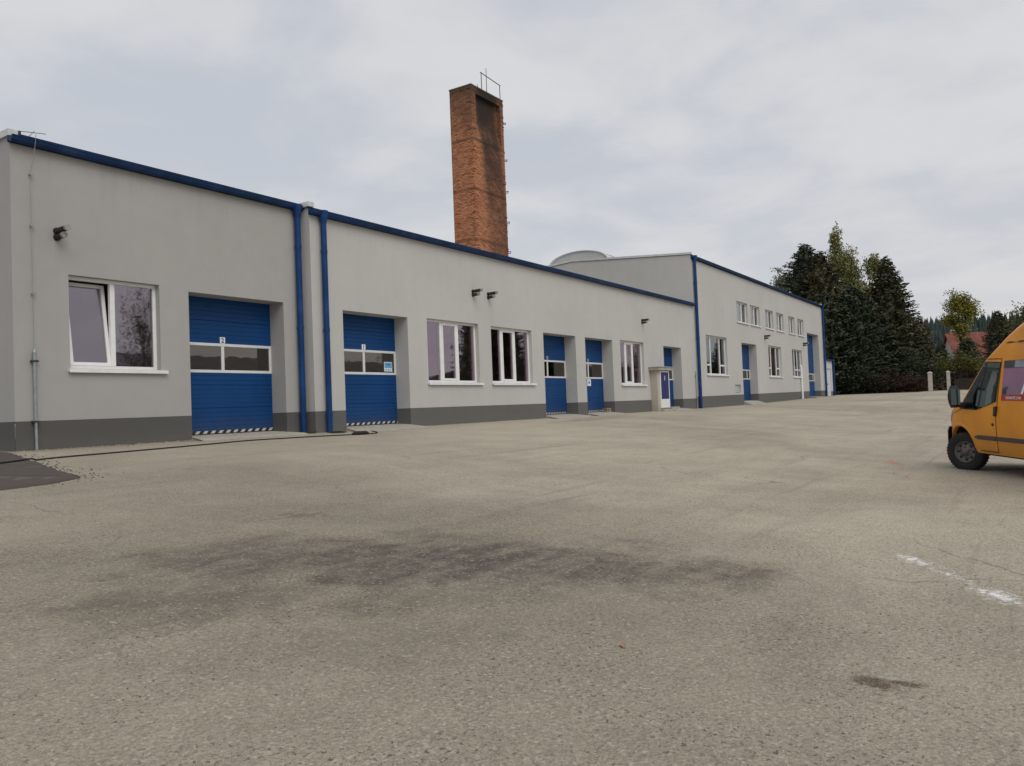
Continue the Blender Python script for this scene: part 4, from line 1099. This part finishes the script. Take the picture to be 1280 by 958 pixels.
leafy('bush', 'olive yellow bush with bare lower stems behind the gateposts', at(85.5, -9.4), [(0, 0, 2.65, 1.2, 1.5, .85, 1), (0, 1.2, 2.2, 1, 1, .7, .5), (0, -1.2, 2.45, 1, 1.1, .7, .6)], 26, MAT['bush'], 2600, .22, cat='bush', trunk=.05, limbs=12)
leafy('hedge', 'brown thinning hedge below the olive bush behind the gateposts', at(86.8, -9.6), [(0, 0, 1.0, 1.0, 2.6, 1.1, 1), (0, -3.4, 1.0, 1.0, 2.2, 1.0, .8)], 27, MAT['shrub_red'], 2600, .22, cat='hedge', trunk=.05)
leafy('poplar', 'yellow green autumn tree with a round top behind the red roofed house', at(139.5, -6.4), [(0, .3, 13.0, 1.5, 1.7, 1.8, 2.4), (0, -1.0, 12.0, 1.3, 1.4, 2.2, 2), (0, 1.5, 10.8, 1.2, 1.1, 1.0, .8), (0, .3, 9, 1.2, 1.5, 2.0, 1)], 28, MAT['poplar'], 8000, .36, trunk=.22, limbs=10)
conifer('conifer', 'dark rounded conifer standing in front of the red roofed house', at(119.8, -8.1), 6.9, 2.7, 17, MAT['spruce'], None, 1.1, .3, .04, .6)
conifer('conifer', 'small dark conifer at the left gable of the red roofed house', at(118.0, -5.2), 6.6, 1.7, 19, MAT['conifer_blue'], None, 1.1, .3, .04, .75)
conifer('conifer', 'dark broad tree to the right of the red roofed house, above the van', at(134.9, -11.3), 11.4, 3.0, 18, MAT['spruce'], MAT['conifer_brown'], 1.1, .3, .04, .6)
leafy('autumn_tree', 'yellow green tree half hidden behind the van roof at the right edge', at(128, -14.4), [(0, 0, 8.8, 1.5, 1.9, 2.6, 1), (0, -1, 7, 1.8, 2, 2.4, 1)], 29, MAT['bush'], 2600, .36, trunk=.16)

# gateposts, fence
for k, (x, y) in enumerate(((78.3, -7.50), (78.3, -8.90))):
    m = MB(); m.box(-.16, .16, -.16, .16, -.1, 1.62); m.obox((-.20, -.20, 1.62), (.40, 0, 0), (0, .40, 0), (0, 0, .07))
    m.v.append((0, 0, 1.80)); n_ = len(m.v)-1
    b0 = n_-4
    for i in range(4): m.f.append((b0+i, b0+(i+1) % 4, n_)); m.m.append(0)
    if k == 1: m.v = [(a*.8, b*.8, c_) for a, b, c_ in m.v]
    gp = m.build('gatepost', MAT['post']); gp.location = at(x, y)
    tag(gp, ['thicker pale gatepost at the far yard exit, left one of the pair', 'thinner pale gatepost at the far yard exit, right one beside the van mirror'][k], 'gatepost', 'gateposts at the far yard exit')
fx = 81.0
def fence(y0, y1, label):
    r0 = thing('board_fence', label, 'fence', at(fx, (y0+y1)/2))
    m = MB(); y = y0
    while y < y1 - .05:
        z0 = gz(fx, y); m.box(fx-.012, fx+.012, y, y+.13, z0+.05, z0+1.05+rng.uniform(-.05, .05)); y += .145
    m.build('boards', MAT['fence_wood'], r0)
    m = MB()
    for zz in (.3, .8): m.obox((fx+.013, y0, gz(fx, y0)+zz), (.04, 0, 0), (0, y1-y0, gz(fx, y1)-gz(fx, y0)), (0, 0, .07))
    m.build('rail', MAT['fence_wood'], r0)
    y = y0 + .1
    while y < y1:
        m = MB(); m.box(fx+.055, fx+.145, y, y+.09, gz(fx, y)-.1, gz(fx, y)+1.1); m.build('fence_post', MAT['fence_wood'], r0); y += 2.2
fence(-19.0, -9.2, 'dark brown board fence running behind the van, right of the gateposts')

# =========================================================== house
hs = thing('house', 'distant house with a red tiled roof and pale gable half hidden by trees', 'house', (150, -7, 1))
def house():
    ang = R(-70); ca, sa = math.cos(ang), math.sin(ang); ox, oy = 148.2, -3.9
    def T(u, v, z): return (ox + u*ca - v*sa, oy + u*sa + v*ca, z)   # u along ridge, v across
    Lh, Wh, z0, ze, zr = 9.5, 4.6, -.5, 5.6, 9.7
    m = MB()
    for v_, s in ((-Wh, 1), (Wh, -1)): m.face([T(0, v_, z0), T(Lh, v_, z0), T(Lh, v_, ze), T(0, v_, ze)][::s])
    for u_, s in ((0, -1), (Lh, 1)): m.face([T(u_, -Wh, z0), T(u_, Wh, z0), T(u_, Wh, ze), T(u_, 0, zr-.15), T(u_, -Wh, ze)][::s])
    m.build('wall', MAT['house_wall'], hs)
    m = MB()
    for s in (-1, 1):
        a = [T(-.45, 0, zr), T(Lh+.45, 0, zr), T(Lh+.45, s*(Wh+.5), ze-.42), T(-.45, s*(Wh+.5), ze-.42)]
        b = [(x, y, z-.16) for x, y, z in a]
        m.face(a); m.face(b[::-1])
        for i in range(4): m.face([a[i], b[i], b[(i+1) % 4], a[(i+1) % 4]])
    ro = m.build('roof', MAT['house_roof'], hs)
    m = MB(); q = T(.9, .5, 0); m.box(q[0]-.35, q[0]+.35, q[1]-.35, q[1]+.35, 9, 10.3); m.build('chimney', MAT['post'], ro)
    for u_, zz in ((2, 2), (5, 2), (7.8, 2)):
        m = MB(); o = T(u_, -Wh, zz); d = Vector(T(1, 0, 0))-Vector(T(0, 0, 0)); nrm = Vector(T(0, -1, 0))-Vector(T(0, 0, 0))
        m.obox(Vector(o)+nrm*.002, d*1.2, nrm*.05, (0, 0, 1.4)); wf = m.build('window', MAT['white'], hs)
        m = MB(); m.obox(Vector(o)+nrm*.053+d*.1+Vector((0, 0, .1)), d*1.0, nrm*.01, (0, 0, 1.2)); m.build('pane', MAT['dark'], wf)
house()

# =========================================================== hill and forest
def hill_z(x, y):
    b = ss(190, 440, x)*(23 + 3.5*math.sin(y*.021+.6) + 2*math.sin(y*.05+2)) - .6
    return b
m = MB(); m.grid([[(x, y, hill_z(x, y)) for y in range(-460, 461, 20)] for x in range(185, 700, 20)])
ho = m.build('hill', MAT['forest'], smooth=True); tag(ho, kind='structure')
m = MB(); rg = random.Random(5)
for k in range(3800):
    x = rg.uniform(200, 470)
    y = rg.uniform(-110, 190)*(x/440)
    h_ = rg.uniform(6, 10.5); r_ = h_*rg.uniform(.17, .24); z = hill_z(x, y)
    for (a, b, s) in ((.0, .62, 1.0), (.36, 1.0, .68)):
        n0 = len(m.v); nn = 7; ph = rg.uniform(0, 6)
        for j in range(nn):
            q = ph+6.283*j/nn; rr = r_*s*(1 if j % 2 else .7)*rg.uniform(.8, 1.15); m.v.append((x+rr*math.cos(q), y+rr*math.sin(q), z+h_*a+rg.uniform(-.4, .4)))
        m.v.append((x+rg.uniform(-.1, .1), y, z+h_*b))
        for j in range(nn): m.f.append((n0+j, n0+(j+1) % nn, n0+nn)); m.m.append(0)
fo = m.build('forest', MAT['forest']); tag(fo, 'dark blue green conifer forest covering the far hill', 'forest', kind='stuff')

# =========================================================== things across the yard that the window panes mirror
bn = thing('barn', 'long low brown barn across the yard, seen only mirrored in the window glass', 'barn', (52, -48, ground_z(52, -48)))
m = MB(); m.box(22, 71, -54, -45, -2, 4.0); m.build('wall', MAT['barn'], bn)
m = MB()
for y0, y1, z0, z1 in ((-44.4, -49.5, 3.9, 6.3), (-49.5, -54.6, 6.3, 3.9)): m.obox((21.5, y0, z0), (50, 0, 0), (0, y1-y0, z1-z0), (0, 0, .15))
m.build('roof', MAT['roof'], bn)
GRP = 'trees across the yard seen only mirrored in the window glass'
LBL = 'leafy or coniferous tree across the yard, seen only mirrored in the window glass'
b0 = leafy('birch', LBL, at(36.5, -42), [(0, 0, 9.2, 1.6, 1.8, 3.6, 2), (.6, .3, 6, 2.3, 2.4, 2.6, 2)], 41, MAT['conifer_brown'], 11000, .13, .9, 'birch_bark', .16, GRP)
s0 = conifer('spruce', LBL, at(86, -46), 15.5, 4.5, 42, MAT['spruce'], None, .8, .3, .05, .75, GRP)
for x, y in ((92, -49), (95, -47), (98, -50), (102, -45), (109, -49), (152, -50), (168, -48), (178, -52), (189, -47), (200, -50), (213, -48)):
    c_ = copy_tree(s0); c_.location = at(x, y); c_.rotation_euler.z = x
for x, y in ((126, -46), (138, -47), (77, -52)):
    c_ = copy_tree(b0); c_.location = at(x, y); c_.rotation_euler.z = x

# =========================================================== light, sky, camera
SUN_EL, SUN_AZ = R(48), R(245)       # azimuth measured from +X towards +Y: behind the camera, over the left shoulder of the yard
sd = Vector((math.cos(SUN_EL)*math.cos(SUN_AZ), math.cos(SUN_EL)*math.sin(SUN_AZ), math.sin(SUN_EL)))
L = bpy.data.lights.new('sun', 'SUN'); L.energy = 1.35; L.angle = R(40); L.color = (1, .965, .91)
lo = bpy.data.objects.new('sun', L); COL.objects.link(lo); lo.location = (0, -30, 40)
lo.rotation_euler = (-sd).to_track_quat('-Z', 'Y').to_euler()

wd = bpy.data.worlds.new('World'); scene.world = wd; wd.use_nodes = True
nt = wd.node_tree; nn, ll = nt.nodes, nt.links; bg = nn['Background']
sky = nn.new('ShaderNodeTexSky'); sky.sky_type = 'NISHITA'; sky.sun_disc = False; sky.sun_elevation = SUN_EL; sky.sun_rotation = math.pi/2 - SUN_AZ
tc = nn.new('ShaderNodeTexCoord'); sp = nn.new('ShaderNodeSeparateXYZ'); ll.new(tc.outputs['Generated'], sp.inputs[0])
def wm(op, a, b=0.0, clamp=False):
    n = nn.new('ShaderNodeMath'); n.operation = op; n.use_clamp = clamp
    for i, v in enumerate((a, b)):
        if hasattr(v, 'is_output'): ll.new(v, n.inputs[i])
        else: n.inputs[i].default_value = v
    return n.outputs[0]
zz = wm('ADD', wm('MAXIMUM', sp.outputs[2], 0.0), .16)
cv = nn.new('ShaderNodeCombineXYZ'); ll.new(wm('DIVIDE', sp.outputs[0], zz), cv.inputs[0]); ll.new(wm('DIVIDE', sp.outputs[1], zz), cv.inputs[1])
def wnoise(scale, detail, rough, dist=.3):
    n = nn.new('ShaderNodeTexNoise'); ll.new(cv.outputs[0], n.inputs['Vector']); n.inputs['Scale'].default_value = scale
    n.inputs['Detail'].default_value = detail; n.inputs['Roughness'].default_value = rough; n.inputs['Distortion'].default_value = dist; return n.outputs['Fac']
def wramp(f, a, b, va=0, vb=1):
    n = nn.new('ShaderNodeMapRange'); n.interpolation_type = 'SMOOTHSTEP'; ll.new(f, n.inputs['Value'])
    for k, v in (('From Min', a), ('From Max', b), ('To Min', va), ('To Max', vb)): n.inputs[k].default_value = v
    return n.outputs[0]
def wmix(f, a, b):
    n = nn.new('ShaderNodeMix'); n.data_type = 'RGBA'
    for i, v in ((0, f), (6, a), (7, b)):
        if hasattr(v, 'is_output'): ll.new(v, n.inputs[i])
        elif isinstance(v, tuple): n.inputs[i].default_value = (*v, 1)
        else: n.inputs[i].default_value = v
    return n.outputs[2]
S = .10
k = 1/S
n1 = wnoise(.8, 6, .52); n2 = wnoise(2.3, 6, .55)
f = wm('ADD', wm('MULTIPLY', n1, .52), wm('MULTIPLY', n2, .48))
cl = wmix(wramp(f, .38, .60), (.555*k, .585*k, .640*k), (.715*k, .715*k, .725*k))
hz = wramp(sp.outputs[2], .0, .34, 1, 0)
cl = wmix(wm('MULTIPLY', hz, .55), cl, (.70*k, .675*k, .68*k))
ll.new(wmix(.93, sky.outputs[0], cl), bg.inputs[0]); bg.inputs[1].default_value = S

cam = bpy.data.cameras.new('camera'); co = bpy.data.objects.new('camera', cam); COL.objects.link(co)
cam.sensor_width = 36; cam.sensor_fit = 'HORIZONTAL'; cam.lens = 997.2074/1280*36; cam.clip_start = .05; cam.clip_end = 4000
yaw, pit, rol = .5761727, .03019886, -.03886143
fwv = Vector((math.cos(yaw)*math.cos(pit), math.sin(yaw)*math.cos(pit), math.sin(pit)))
r0 = Vector((math.sin(yaw), -math.cos(yaw), 0)); u0 = r0.cross(fwv)
rr = math.cos(rol)*r0 + math.sin(rol)*u0; uu = -math.sin(rol)*r0 + math.cos(rol)*u0
Mx = Matrix((rr, uu, -fwv)).transposed().to_4x4(); Mx.translation = Vector((0, -14.8458, .44641))
co.matrix_world = Mx
scene.camera = co
scene.view_settings.view_transform = 'Standard'; scene.view_settings.look = 'None'; scene.view_settings.exposure = 0; scene.view_settings.gamma = 1
